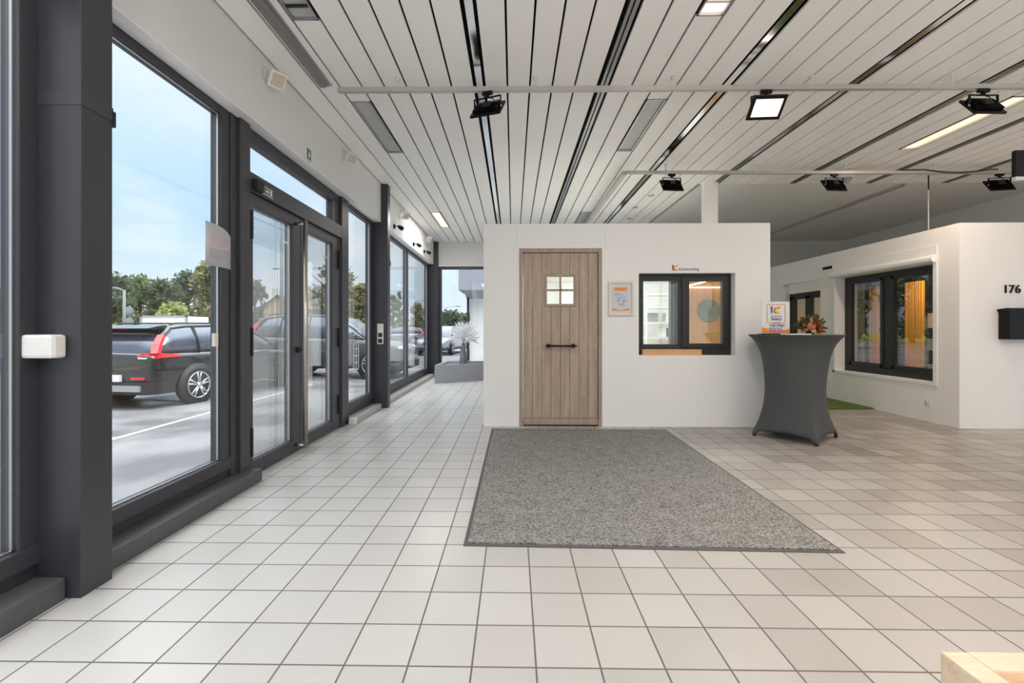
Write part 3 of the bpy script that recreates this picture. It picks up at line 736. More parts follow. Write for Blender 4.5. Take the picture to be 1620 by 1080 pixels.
q = MB((7.5, 6.3, 0)); q.box(7.1, 7.8, 6.0, 6.6, 0, .74, bev=.01)
tag(q.build('side_cabinet', K['panel']), 'timber side cabinet inside the right booth', 'cabinet')

# house number, letter box, outlet, turf
o = (5.74, PY-.006, 1.60); t = thing('house_number', 'black house number 176 above the letter box', 'number sign', o)
x = 5.64
for ch, xx in (('1', 5.668), ('7', 5.735), ('6', 5.806)):
    q = MB(o); q.mesh(text_mesh(ch, .135, .006), Matrix.Translation((xx, PY-.008, 1.603)) @ FRONT); q.build('digit', K['blackgloss'], t)
o = (5.8, PY, 1.03); t = thing('letter_box', 'black letter box on the beige booth front below number 176', 'letter box', o)
q = MB(o); q.box(5.59, 6.0, PY-.12, PY-.001, 1.03, 1.362, bev=.006); q.build('body', K['blackgloss'], t)
q = MB(o); q.prism([(5.212, 1.352), (5.212, 1.382), (5.232, 1.386), (5.339, 1.374), (5.339, 1.352)], 'x', 5.575, 6.015); q.build('lid', K['blackgloss'], t)
q = MB((PX-.008, 5.736, .228)); q.box(PX-.012, PX, 5.695, 5.78, .19, .266, bev=.004)
so = q.build('wall_outlet', K['white']); tag(so, 'white wall outlet low on the booth side wall', 'outlet')
q = MB((PX-.008, 5.736, .228)); q.lathe([(.022, 0), (.022, .002)], (PX-.0135, 5.736, .228), 20, 'x'); q.build('socket_face', K['cream'], so)
q = MB((4.1, 8.5, 0)); q.box(3.015, PX-.005, 6.58, 10.94, .001, .022)
tag(q.build('green_turf', K['turf']), 'green artificial turf in the passage behind the bar table', 'carpet')

# ------------------------------------------------------------------ entrance mat
mo = (.73, 3.8, 0); t = thing('entrance_mat', 'large grey entrance carpet lying before the oak door', 'mat', mo)
c4 = [(-.264, 2.405), (1.702, 2.36), (1.733, 5.204), (-.246, 5.227)]
def inset(poly, d):
    cx = sum(p[0] for p in poly)/len(poly); cy = sum(p[1] for p in poly)/len(poly)
    return [(p[0]-math.copysign(d, p[0]-cx), p[1]-math.copysign(d, p[1]-cy)) for p in poly]
q = MB(mo); q.prism(c4, 'z', .0005, .005); q.build('rubber_edge', K['matedge'], t)
q = MB(mo); q.prism(inset(c4, .022), 'z', .005, .012); q.build('pile', K['mat'], t)

# ------------------------------------------------------------------ bar table in stretch cover
to = (3.01, 4.915, 0); TZ = 1.085
t = thing('bar_table', 'high round bar table in a charcoal stretch cover', 'table', to)
prof = [(0, .43), (.025, .432), (.06, .422), (.11, .398), (.17, .372), (.25, .345), (.34, .322), (.5, .302), (.65, .303), (.78, .313), (.88, .327), (.95, .348), (1.0, .372), (1.035, .395), (1.062, .418), (1.08, .438), (1.088, .444), (1.09, .43), (1.09, .0)]
NA = 144; rings = []
A0 = 175.0
for z, rc_ in prof:
    s = min(1, z/1.06); ring_ = []
    for k in range(NA):
        a = 360*k/NA; ph = ((a-A0) % 90)-45           # 0 midway between legs, +-45 at a leg
        sq = math.cos(R(45))/math.cos(R(ph))
        w_ = 1-s**.55
        tens = 1-.10*w_*(1-abs(ph)/45)
        rr = rc_*((1-w_)+w_*sq*tens)
        u = 1-(abs(ph)/45)
        hem = .058*min(1, (u*5)**.6)*(1+.15*u)
        zz = z + hem*max(0, 1-z/.25)**1.5
        ring_.append((to[0]+rr*math.cos(R(a)), to[1]+rr*math.sin(R(a)), zz))
    rings.append(ring_)
q = MB(to); q.loft(rings, True, False); cv = q.build('stretch_cover', K['stretch'], t)
cv.modifiers.new('thick', 'SOLIDIFY').thickness = .004
for k in range(4):
    a = R(A0+90*k); q = MB(to)
    q.lathe([(.014, .0005), (.018, .003), (.018, .012), (.012, .03)], (to[0]+.41*math.cos(a), to[1]+.41*math.sin(a), 0), 16)
    q.build('foot', K['rubber'], t)

# certificate board, leaflet, bouquet on the table
so = (2.765, 4.86, 1.091)
t = thing('certified_sign', 'white and orange CERTIFIED 2025 board standing on the bar table', 'sign', so)
def sb(x0, x1, z0, z1, y=4.85, th=.004, mat='white', name='board', par=None):
    q = MB(so); q.box(x0, x1, y, y+th, z0, z1); return q.build(name, K[mat], par or t)
X0, X1, Z0, Z1 = 2.625, 2.915, 1.10, 1.437; bd = sb(X0, X1, Z0, Z1, 4.85, .012, 'white')
F0 = 4.847
def flat(poly, mat, name):
    q = MB(so); q.prism(poly, 'y', F0, 4.85); return q.build(name, K[mat], bd)
flat([(X0, Z0), (X1, Z0), (X1, Z0+.05)] + [(X1-(X1-X0)*k/14, Z0+.048-.012*math.sin(PI*k/14)+.022*(k/14)**3) for k in range(1, 15)], 'orange', 'orange_wave')
def rrect(x0, x1, z0, z1, r, w):
    def outl(d):
        p = []
        for cx, cz, a in ((x1-r, z1-r, 0), (x0+r, z1-r, 90), (x0+r, z0+r, 180), (x1-r, z0+r, 270)):
            for k in range(7): p.append((cx+(r-d)*math.cos(R(a+15*k)), cz+(r-d)*math.sin(R(a+15*k))))
        return p
    return outl(0), outl(w)
a_, b_ = rrect(2.678, 2.872, 1.21, 1.412, .022, .006)
q = MB(so); n = len(a_)
q._add([(p[0], F0, p[1]) for p in a_]+[(p[0], F0, p[1]) for p in b_]+[(p[0], 4.85, p[1]) for p in a_]+[(p[0], 4.85, p[1]) for p in b_],
       [(i, (i+1) % n, n+(i+1) % n, n+i) for i in range(n)]+[(i, 2*n+i, 2*n+(i+1) % n, (i+1) % n) for i in range(n)]+[(n+i, n+(i+1) % n, 3*n+(i+1) % n, 3*n+i) for i in range(n)])
q.build('rounded_border', K['orange'], bd)
flat([(2.714, 1.385), (2.738, 1.385), (2.736, 1.318), (2.722, 1.305)], 'blue', 'logo_bar')
flat(ring(2.782, 1.345, .0, .033, 70, 290) if False else ring(2.79, 1.343, .012, .037, 40, 320), 'yellow', 'logo_swirl')
flat(ring(2.782, 1.343, .024, .038, 120, 260), 'orange', 'logo_swirl')
flat([(2.775, 1.378), (2.845, 1.392), (2.82, 1.378), (2.80, 1.368)], 'yellow', 'logo_flick')
for txt, sz, xx, zz, mt in (('Kömmerling', .022, 2.775, 1.284, 'grey'), ('Select', .048, 2.775, 1.254, 'navy'), ('CERTIFIED', .034, 2.785, 1.183, 'navy'), ('2025', .074, 2.77, 1.133, 'lilac')):
    q = MB(so); q.mesh(text_mesh(txt, sz, .0012), Matrix.Translation((xx, F0-.0005, zz)) @ FRONT); q.build('lettering', K[mt], bd)
for x, mt in ((2.748, 'navy'), (2.775, 'petal1'), (2.803, 'brown')): flat([(x, 1.206), (x+.012, 1.206), (x+.012, 1.218), (x, 1.218)], mt, 'star')
q = MB(so); q.box(2.625, 2.91, 4.84, 4.93, 1.0905, 1.10, bev=.002); q.build('stand_base', K['blackgloss'], t)
q = MB((2.87, 4.66, 1.092))
q.prism([(2.765, 4.58), (2.995, 4.62), (2.97, 4.76), (2.745, 4.72)], 'z', 1.0905, 1.101)
tag(q.build('leaflet_stack', K['paper']), 'white leaflet stack lying on the bar table before the sign', 'leaflets')
fo = (3.10, 4.82, 1.091)
t = thing('flower_bouquet', 'small dried bouquet of rust and salmon flowers on the bar table', 'flowers', fo)
rnd = random.Random(3)
q = MB(fo)
for k in range(110):
    a = rnd.uniform(0, 2*PI) if k % 2 else rnd.uniform(PI, 2*PI); e = rnd.uniform(-.45, 1.35); L_ = rnd.uniform(.08, .15)
    d = Vector((math.cos(a)*math.cos(e), math.sin(a)*math.cos(e), math.sin(e)*.85)); c = Vector(fo)+Vector((0, 0, .075))
    p1 = c+d*L_; p1.z = max(p1.z, 1.097)
    sd = d.cross(Vector((rnd.uniform(-.6, .6), -1, rnd.uniform(-.6, .6))));  sd = sd.normalized()*.014 if sd.length > .01 else Vector((.014, 0, 0))
    for f in (.55, .75, .95):
        p = c.lerp(p1, f); tip = p+d*.045; tip.z = max(tip.z, 1.093)
        lf_ = [p, p+sd+d*.018, tip, p-sd+d*.018]
        q._add([(v_.x, v_.y, max(v_.z, 1.098)) for v_ in lf_], [(0, 1, 2, 3)])
    q.tube([c, p1], .0014, 4)
q.build('leaves', K['foliage'], t)
q = MB(fo)
for k in range(6): q.tube([(fo[0]+rnd.uniform(-.03, .03), fo[1]+rnd.uniform(-.03, .03), 1.1), (fo[0]+rnd.uniform(-.012, .012), fo[1], 1.15)], .0035, 6)
q.build('stems', K['stem'], t)
for (dx, dy, dz, r_, mt) in ((-.03, -.085, .085, .040, 'petal1'), (.045, -.075, .115, .030, 'petal2'), (.07, -.05, .075, .03, 'petal2'), (.0, -.06, .15, .024, 'petal3'), (.045, -.1, .042, .026, 'petal2'), (-.01, -.09, .036, .022, 'petal3'), (.03, -.01, .15, .028, 'petal2'), (-.075, -.05, .1, .014, 'petal3'), (.09, -.06, .038, .018, 'petal3'), (-.07, -.06, .05, .02, 'petal1')):
    q = MB(fo); c = Vector(fo)+Vector((dx, dy, dz))
    q.ball(c, r_*.6, 2, jit=.2)
    for ly in range(3):
        npet = 6+2*ly
        for k in range(npet):
            a = 2*PI*(k+.5*ly)/npet; rr = r_*(.40+.22*ly)
            v = Vector((math.cos(a)*rr, -r_*(.55-.3*ly), math.sin(a)*rr))
            q.ball(c+v, r_*.38, 1, (1, .5, 1))
    q.build('flower_head', K[mt], t)

# ------------------------------------------------------------------ pine crate bottom right
co = (1.25, .72, 0)
t = thing('pine_crate', 'light pine crate with open top at the lower right corner', 'crate', co)
cx0, cx1, cy0, cy1, cz, wl_ = .862, 1.60, .36, .934, .5, .052
for nm, bx in (('side_board', (cx0, cx0+wl_, cy0, cy1)), ('side_board', (cx1-wl_, cx1, cy0, cy1)), ('end_board', (cx0+wl_, cx1-wl_, cy1-wl_, cy1)), ('end_board', (cx0+wl_, cx1-wl_, cy0, cy0+wl_))):
    q = MB(co); q.box(*bx, 0, cz, bev=.005); q.build(nm, K['pine'], t)
q = MB(co); q.box(cx0+wl_, cx1-wl_, cy0+wl_, cy1-wl_, cz-.06, cz-.035); q.build('inset_board', K['pine'], t)

# ------------------------------------------------------------------ planter with vase of plumes
po = (-1.1, 10.2, 0); t = thing('planter', 'grey angular board planter in the far corner by the windows', 'planter', po)
outer = [(-1.648, 9.515), (-.45, 10.30), (-.45, 10.88), (-1.60, 10.88)]; inner = [(-1.585, 9.62), (-.51, 10.335), (-.51, 10.82), (-1.55, 10.82)]
q = MB(po); n = 4
vs = [(p[0], p[1], z) for z, P_ in ((0, outer), (.383, outer), (.383, inner), (.31, inner)) for p in P_]
q._add(vs, [(r*n+i, r*n+(i+1) % n, (r+1)*n+(i+1) % n, (r+1)*n+i) for r in range(3) for i in range(n)]+[(3, 2, 1, 0)])
q.build('box', K['planter'], t)
q = MB(po); q.prism([(p[0]*.999, p[1]) for p in inner], 'z', .28, .33); q.build('filling', K['soil'], t)
vo = (-1.13, 10.32, .331); t = thing('plume_vase', 'slim grey vase of white plumes standing in the planter', 'vase', vo)
q = MB(vo); q.lathe([(.0, .331), (.088, .332), (.095, .36), (.088, .48), (.062, .64), (.045, .76), (.046, .80), (.05, .82), (.04, .82), (.035, .7), (.0, .69)], (vo[0], vo[1], 0), 28); q.build('vase', K['vase'], t)
rnd = random.Random(5)
for k in range(64):
    a = 2*PI*k*.618+rnd.uniform(-.2, .2); e = -.35+1.75*(k/63.0); L_ = rnd.uniform(.30, .40)
    dirv = Vector((math.cos(a)*math.cos(e), math.sin(a)*math.cos(e), math.sin(e)))
    p0 = Vector((vo[0], vo[1], .82)); up = Vector((0, 0, .13))
    pts = [p0, p0+up*.8+dirv*L_*.12]+[p0+up+dirv*L_*f for f in (.4, .65, .85, 1)]
    q = MB(vo); q.tube(pts, [.003, .005, .012, .015, .011, .002], 6)
    for m_ in range(34):
        f = rnd.uniform(.25, 1.0); i = min(4, 1+int(f*4)); p = pts[i].lerp(pts[i+1], rnd.random())
        dv = (dirv*.6 + Vector((rnd.uniform(-1, 1), rnd.uniform(-1, 1), rnd.uniform(-1, 1)))*.8).normalized()*.055
        sd = dv.cross(Vector((rnd.random(), rnd.random(), rnd.random()))).normalized()*.005
        q._add([p-sd, p+sd, p+dv], [(0, 1, 2)])
    q.build('plume', K['plume'], t)

# ------------------------------------------------------------------ small things on the left front
q = MB((-1.97, 1.88, 1.076)); q.box(-2.04, -1.903, 1.845, 1.911, 1.027, 1.126, bev=.014)
a_ = q.build('alarm_box', K['white']); tag(a_, 'white rounded alarm box on the nearest dark column', 'alarm')
q = MB((-1.97, 1.88, 1.076)); q.box(-1.9035, -1.9005, 1.86, 1.90, 1.035, 1.118, bev=.001); q.build('side_grille', K['cream'], a_)
o = (-1.924, 6.57, 1.075); t = thing('switch_panel', 'cream switch panel with two dark sockets on second column', 'switch', o)
q = MB(o); q.box(-1.969, -1.879, 6.553, 6.5715, .93, 1.224, bev=.004); q.build('plate', K['cream'], t)
q = MB(o); q.box(-1.955, -1.893, 6.548, 6.554, 1.115, 1.20, bev=.003); q.build('rocker', K['cream'], t)
for z in (.945, 1.03):
    q = MB(o); q.box(-1.955, -1.893, 6.549, 6.554, z, z+.062, bev=.003); q.build('socket', K['cladding'], t)
o = (-1.965, 2.98, 1.70); t = thing('door_notice', 'curled white paper notice taped beside the entrance doors', 'notice', o)
n = 10; cols = [(-1.955+.03*math.sin(PI*(k/n)*.9), 2.858+.24*k/n) for k in range(n+1)]
q = MB(o); vs = []; fs = []
for x, y in cols:
    f = (y-2.858)/.24
    zt_ = 1.84-.045*f-.02*f**4
    vs += [(x, y, 1.556), (x, y, zt_), (x+.003, y, 1.556), (x+.003, y, zt_)]
for k in range(n):
    b = 4*k
    fs += [(b, b+4, b+5, b+1), (b+2, b+3, b+7, b+6), (b+1, b+5, b+7, b+3), (b, b+2, b+6, b+4)]
fs += [(0, 1, 3, 2), (4*n, 4*n+2, 4*n+3, 4*n+1)]
q._add(vs, fs, True); sh = q.build('sheet', plain('translucent_notice_sheet', srgb(186, 184, 189), .4, var=.03), t)
q = MB(o)
for k in range(1, n-1):
    a0, a1 = cols[k], cols[k+1]
    for z, h in ((1.66, .004), (1.645, .003), (1.628, .003), (1.612, .003)):
        q.quad((a0[0]+.0045, a0[1], z), (a1[0]+.0045, a1[1], z), (a1[0]+.0045, a1[1], z+h), (a0[0]+.0045, a0[1], z+h))
q.build('writing', K['grey'], sh)
q = MB(o); ce = (2.96, 1.735); 
for k in range(2, 8):
    a0, a1 = cols[k], cols[k+1]; h0 = .042*math.sqrt(max(.05, 1-((a0[1]-ce[0])/.085)**2)); h1 = .042*math.sqrt(max(.05, 1-((a1[1]-ce[0])/.085)**2))
    q.quad((a0[0]+.0045, a0[1], ce[1]-h0), (a1[0]+.0045, a1[1], ce[1]-h1-.008), (a1[0]+.0045, a1[1], ce[1]+h1-.008), (a0[0]+.0045, a0[1], ce[1]+h0))
q.build('printed_blot', plain('pale_red_print', srgb(178, 166, 168), .6), sh)
# pale sticker on the window frame edge
q = MB((-2.02, 3.13, 1.14)); q.box(-2.048, -2.03, 3.06, 3.10, 1.03, 1.12); tag(q.build('frame_sticker', K['cream']), 'small pale sticker at the right edge of the large pane', 'sticker')
# small green exit signs
o = (-1.985, 3.66, 2.245); t = thing('exit_sign', 'small green emergency exit sign on the lintel above the doors', 'sign', o)
q = MB(o); q.box(-2.0, -1.992, 3.565, 3.745, 2.222, 2.295, bev=.002); q.build('plate', K['signgreen'], t)
q = MB(o); q.box(-1.992, -1.990, 3.572, 3.738, 2.287, 2.291); q.box(-1.992, -1.990, 3.572, 3.738, 2.226, 2.230)
q.prism([(3.63, 2.255), (3.66, 2.255), (3.66, 2.245), (3.68, 2.26), (3.66, 2.275), (3.66, 2.265), (3.63, 2.265)], 'x', -1.992, -1.990)
q.box(-1.992, -1.990, 3.70, 3.722, 2.24, 2.28); q.build('pictogram', K['white'], t)
o = (-1.915, 4.21, 2.775); t = thing('exit_sign', 'small green emergency exit sign on the plaster fascia', 'sign', o)
q = MB(o); q.box(-1.92, -1.905, 4.16, 4.265, 2.715, 2.835, bev=.002); q.build('plate', K['white'], t)
q = MB(o); q.box(-1.905, -1.902, 4.170, 4.255, 2.725, 2.826); f_ = q.build('green_field', K['signgreen'], t)
q = MB(o); q.prism([(4.205, 2.80), (4.22, 2.80), (4.22, 2.77), (4.235, 2.77), (4.2125, 2.738), (4.19, 2.77), (4.205, 2.77)], 'x', -1.902, -1.9005); q.build('arrow', K['white'], f_)

def fascia_light(y, z, label, s=1.0):
    """white wall washer: bracket arm on the fascia with a square lamp head tipped down into the room"""
    o = (-1.92, y, z); t = thing('wall_washer', label, 'lamp', o, group='white wall washers along the left fascia')
    q = MB(o); q.box(-1.92, -1.912, y-.03, y+.03, z-.02, z+.10, bev=.003); q.build('wall_plate', K['cream'], t)
    q = MB(o); q.tube([(-1.915, y-.03, z+.06), (-1.86, y-.05, z+.02), (-1.83, y-.058, z-.03)], .005, 6); q.tube([(-1.915, y+.03, z+.06), (-1.86, y+.05, z+.02), (-1.83, y+.058, z-.03)], .005, 6)
    q.build('bracket', K['cream'], t)
    M_ = Vector((.62, -.45, -.64)).to_track_quat('-Z', 'Y').to_matrix()
    c = Vector((-1.83, y, z-.03)); hs = .062
    q = MB(o); q.box(c.x-hs, c.x+hs, c.y-hs, c.y+hs, c.z-.016, c.z+.016, rot=M_, bev=.004); h = q.build('lamp_head', K['white'], t)
    q = MB(o); vs = [c + M_ @ Vector((dx, dy, -.0175)) for dx, dy in ((-.048, -.048), (.048, -.048), (.048, .048), (-.048, .048))]; q._add(vs, [(0, 1, 2, 3)])
    q.build('lens', K['lens'], h)
    return t
for y, z, lb in ((3.50, 3.11, 'white wall washer on the fascia nearest the viewer'), (5.12, 3.11, 'white wall washer on the fascia above the sidelight'), (7.75, 3.11, 'white wall washer on the fascia just past the second column'), (9.85, 3.12, 'white wall washer on the fascia nearest the far corner')):
    fascia_light(y, z, lb)
for y, z, lb in ((7.30, 2.80, 'black spotlight under the fascia just past the second column'), (8.72, 2.78, 'black spotlight on the fascia midway along the far panes'), (9.75, 2.81, 'black spotlight on the fascia nearest the corner column')):
    o = (-1.92, y, z); t = thing('black_spotlight', lb, 'lamp', o, group='black spotlights over the far panes')
    q = MB(o); q.lathe([(.0, 0), (.04, .001), (.04, .02), (.0, .021)], (-1.92, y, z), 16, 'x'); q.build('rose', K['blackgloss'], t)
    q = MB(o); q.tube([(-1.90, y, z), (-1.84, y, z+.01), (-1.83, y, z-.02)], .008, 8); q.build('arm', K['blackgloss'], t)
    q = MB(o); q.tube([(-1.85, y-.012, z+.0), (-1.83, y, z-.012), (-1.785, y+.03, z-.035)], [.02, .032, .036], 14); h = q.build('lamp_head', K['blackgloss'], t)
    q = MB(o); q.tube([(-1.783, y+.0313, z-.036), (-1.780, y+.0333, z-.0375)], [.031, .031], 14); q.build('lens', K['clearlamp'], h)
q = MB((-1.93, 5.47, .04)); q.box(-1.975, -1.9, 5.43, 5.515, 0, .075, bev=.006); tag(q.build('door_stop', K['white']), 'small white block on the floor beside the right door leaf', 'door stop')
# white window-bar sticker and pale sheet on the sidelight glass
o = (-2.058, 5.95, .95); t = thing('window_sticker', 'white grille shaped sticker on the sidelight glass', 'sticker', o)
q = MB(o); ya, yb_, za, zb_ = 5.84, 6.04, .61, .985; sk = lambda y: .10*(y-5.84)
X_ = -2.0605
for y in (ya, (ya+yb_)/2-.008, yb_-.016): q.box(X_, X_+.002, y, y+.016, za, zb_)
for z in (za, za+.09, za+.18, za+.27, zb_-.016): q.box(X_, X_+.002, ya, yb_, z, z+.016)
q.build('white_bars', K['paper'], t)
q = MB((-2.055, 5.56, 1.27)); q.box(-2.0625, -2.0605, 5.535, 5.585, 1.20, 1.30); tag(q.build('frame_sticker', K['paper']), 'small white label at the top left of the sidelight glass', 'sticker')

# ------------------------------------------------------------------ ceiling lamps
lit_panels = {(-1.506, 8.19): 'lit', (1.220, 1.86): 'litw', (4.509, 4.19): 'lit'}
names = {(-1.506, 1.86): 'unlit louvred ceiling light at the top left edge', (-1.506, 4.19): 'unlit grey ceiling light above the entrance doors', (-1.506, 8.19): 'small lit ceiling light near the far left corner',
         (1.220, 1.86): 'lit ceiling light at the top edge of the picture', (1.220, 4.19): 'unlit grey ceiling light above the oak door side', (1.220, 8.19): 'unlit ceiling light just above the middle white room', (4.509, 4.19): 'long lit ceiling light at the upper right'}
for (x0, x1, y0, y1) in lights:
    vis = y0 > 1; lb = names.get((x0, y0), 'added ceiling light out of view'); st = lit_panels.get((x0, y0), 'diff' if vis else 'litw')
    o = ((x0+x1)/2, (y0+y1)/2, ZC)
    t = thing('ceiling_light', lb, 'ceiling light', o, group='long recessed ceiling lights')
    q = MB(o); e = .012
    q.box(x0+.009, x0+.009+e, y0, y1, ZC-.004, ZC+.05); q.box(x1-.009-e, x1-.009, y0, y1, ZC-.004, ZC+.05); q.box(x0+.009, x1-.009, y0, y0+e, ZC-.004, ZC+.05); q.box(x0+.009, x1-.009, y1-e, y1, ZC-.004, ZC+.05)
    q.build('frame', K['alu'], t)
    q = MB(o); q.box(x0+.02, x1-.02, y0+.011, y1-.011, ZC+.016, ZC+.024); q.build('diffuser', K[st], t)
    if (x0, y0) in ((-1.506, 1.86), (1.22, 1.86)):
        for k in range(7):
            yy = y0+.06+k*.17
            q = MB(o); q.box(x0+.022, x1-.022, yy, yy+.02, ZC+.002, ZC+.014); q.build('louvre', K['cladding'] if x0 < 0 else K['cream'], t)

# ------------------------------------------------------------------ lighting rails, flood lamps
def rail(name, pts, lb, r=.019):
    o = pts[0]; t = thing(name, lb, 'rail', o)
    q = MB(o); a, b = Vector(pts[0]), Vector(pts[1]); d = (b-a).normalized(); s_ = Vector((0, 0, 1)).cross(d)
    rg = []
    for p in (a, b): rg.append([p+s_*sx*r+Vector((0, 0, sz*r)) for sx, sz in ((-1, -1), (1, -1), (1, 1), (-1, 1))])
    q.loft(rg, False); q.build('rail_profile', K['rail'], t)
    L_ = (b-a).length; k = 0.5
    while k < L_:
        p = a+d*k; q = MB(o); q.cyl((p.x, p.y, p.z+r), (p.x, p.y, ZC+.0), .006, 8); q.lathe([(.014, ZC-.022), (.014, ZC-.004), (.02, ZC-.0005)], (p.x, p.y, 0), 12); q.build('hanger', K['cream'], t); k += 1.15
    return t
rail('light_rail', [(-1.469, 3.796, 3.15), (7.8, 3.85, 3.15)], 'long grey light rail crossing the ceiling in front')
rail('light_rail', [(1.45, 5.85, 3.15), (7.8, 5.95, 3.15)], 'grey light rail crossing the ceiling further back')
rail('light_rail', [(1.425, 5.87, 3.15), (1.38, 10.9, 3.15)], 'thick grey light rail running away above the middle room', .028)
def flood(x, y, rz, tilt, lb, lit=False):
    o = (x, y, 3.13); t = thing('flood_lamp', lb, 'lamp', o, rz, group='black flood lamps on the ceiling rails')
    z0 = 3.13; q = MB(o)
    q.box(x-.045, x+.045, y-.016, y+.016, z0-.028, z0-.0, bev=.004); q.tube([(x, y, z0-.028), (x, y, z0-.048)], [.02, .012], 10); q.build('adapter', K['blackgloss'], t)
    q = MB(o); w_ = .118; zc = z0-.138
    for pp in ([(x-w_, y, zc), (x-w_, y, z0-.05), (x+w_, y, z0-.05), (x+w_, y, zc)],):
        for a, b in zip(pp[:-1], pp[1:]):
            q.box(min(a[0], b[0])-.004, max(a[0], b[0])+.004, y-.008, y+.008, min(a[2], b[2])-.003, max(a[2], b[2])+.003)
    q.build('bracket', K['blackgloss'], t)
    M_ = Matrix.Rotation(R(tilt), 3, 'X'); c = Vector((x, y, zc))
    def lb_(bx, bev=0):    # box in lamp space (x, y, z) with the lens facing -z before tilting
        q_ = MB(o); x0, x1, y0_, y1_, z0_, z1_ = bx
        ctr = M_ @ Vector(((x0+x1)/2, (y0_+y1_)/2, (z0_+z1_)/2)) + c
        q_.box(ctr.x-(x1-x0)/2, ctr.x+(x1-x0)/2, ctr.y-(y1_-y0_)/2, ctr.y+(y1_-y0_)/2, ctr.z-(z1_-z0_)/2, ctr.z+(z1_-z0_)/2, rot=M_, bev=bev); return q_
    h = lb_((-.135, .135, -.10, .10, -.02, .0), .004).build('housing', K['blackgloss'], t)
    qq = MB(o)
    for k in range(15):
        xx = -.105+.015*k; ctr = M_ @ Vector((xx, 0, .014)) + c
        qq.box(ctr.x-.002, ctr.x+.002, ctr.y-.075, ctr.y+.075, ctr.z-.014, ctr.z+.014, rot=M_)
    qq.build('cooling_fins', K['blackgloss'], h)
    lb_((-.035, .035, -.03, .03, .026, .045), .003).build('driver_box', K['cladding'], h)
    lb_((-.108, .108, -.072, .072, -.023, -.0195)).build('lens', K['led' if lit else 'clearlamp'], h)
    for sx in (-1, 1):
        ctr = c + Vector((sx*.122, 0, 0)); qk = MB(o); qk.cyl((ctr.x-.006, y, zc), (ctr.x+.006, y, zc), .011, 10); qk.build('knob', K['alu'], h)
    qk = MB(o); b0 = M_ @ Vector((.03, 0, .04)) + c; qk.tube([(x, y, z0-.045), (x+.03, y, z0-.06), (x+.055, y, z0-.065), (x+.06, y, z0-.09), b0], .004, 6); qk.build('lead', K['rubber'], t)
    return t
flood(-.215, 3.80, R(-20), 50, 'black flood lamp turned away on the front rail at left')
flood(2.10, 3.815, R(-3), -42, 'lit flood lamp glowing on the front rail', True)
flood(3.885, 3.825, R(2), 52, 'black flood lamp on the front rail at the far right')
flood(2.03, 5.86, R(6), 54, 'black flood lamp at the left end of the rear rail')
flood(4.11, 5.895, R(5), 54, 'black flood lamp on the rear rail beside the dome camera')
flood(6.22, 5.925, R(-10), 50, 'black flood lamp at the right end of the rear rail')
o = (4.42, 6.1, 3.25); t = thing('dome_camera', 'white dome camera on the ceiling beside the rear rail', 'camera', o)
q = MB(o); q.lathe([(.0, 3.25), (.082, 3.249), (.082, 3.16), (.07, 3.145), (.0, 3.143)], (4.42, 6.1, 0), 28); q.build('housing', K['white'], t)
q = MB(o); q.lathe([(.058, 3.143), (.054, 3.115), (.04, 3.092), (.02, 3.08), (.0, 3.077)], (4.42, 6.1, 0), 28, cap=False); q.build('dome', K['greypanel'], t)
o = (4.9, 4.27, 3.25); t = thing('hanging_screen', 'black hanging screen cut off at the right picture edge', 'screen', o)
q = MB(o); q.box(4.595, 5.15, 4.24, 4.275, 2.545, 2.785, bev=.004); b_ = q.build('screen_body', K['blackgloss'], t)
q = MB(o); q.box(4.60, 5.145, 4.242, 4.273, 2.515, 2.544, bev=.003); q.build('pale_underside', K['clearlamp'], b_)
q = MB(o); q.cyl((4.87, 4.257, 2.785), (4.87, 4.257, 3.25), .012, 10); q.build('drop_rod', K['blackgloss'], t)
o = (5.68, 6.3, 3.25); t = thing('hanging_cable', 'thin cable dropping from the ceiling onto the right booth', 'cable', o)
q = MB(o); q.cyl((5.68, 6.32, 3.05), (5.68, 6.32, 3.25), .008, 8); q.build('dark_sleeve', K['cladding'], t)
q = MB(o); q.cyl((5.68, 6.32, 2.3), (5.68, 6.32, 3.05), .008, 8); q.build('cable', K['white'], t)
q = MB((5.3, 5.9, 3.13)); q.tube([(4.95+.1*k, 5.88+.0*k, 3.175-.04*math.sin(PI*min(1, max(0, (k-3)/8)))) for k in range(13)], .008, 8)
tag(q.build('loose_cable', K['cladding']), 'dark cable sagging along the rear rail at right', 'cable')
for x, y in ((1.75+.42, 7.2), (2.1, 7.9), (2.2, 8.7)):
    q = MB((x, y, ZC)); q.lathe([(.0, ZC-.001), (.05, ZC-.002), (.045, ZC-.008), (.0, ZC-.01)], (x, y, 0), 20)
    tag(q.build('ceiling_rosette', K['alu']), 'small metal rosette in the slatted ceiling above the middle room', 'ceiling rosette', 'ceiling rosettes above the middle room')

# ------------------------------------------------------------------ outdoors: ground
GZ = -.22
q = MB((-20, 20, GZ)); q.box(-16, 60, -60, 140, GZ-.2, GZ)
ground = q.build('ground', K['asphalt']); struct(ground, 'wet grey asphalt of the car park outside the windows', 'ground')
q = MB((-20, 20, GZ))
q.box(-5.0, -4.93, 4.2, 11.2, GZ, GZ+.004); q.box(-7.2, -5.0, 6.35, 6.45, GZ, GZ+.004) if False else None
q.prism([(-5.0, 5.55), (-5.0, 5.66), (-5.9, 5.70), (-5.9, 5.58)], 'z', GZ, GZ+.004); q.prism([(-8.6, 8.9), (-8.6, 9.05), (-6.0, 8.5), (-6.0, 8.35)], 'z', GZ, GZ+.004)
q.box(-11.0, -2.4, 15.3, 15.42, GZ, GZ+.004)
q.build('parking_marking', K['line'], ground, fix=True)
q = MB((-30, 20, GZ)); q.box(-27.5, -16.8, -60, 140, GZ-.2, GZ)
road = q.build('road', K['asphalt']); struct(road, 'grey street beyond the grass verge', 'road')
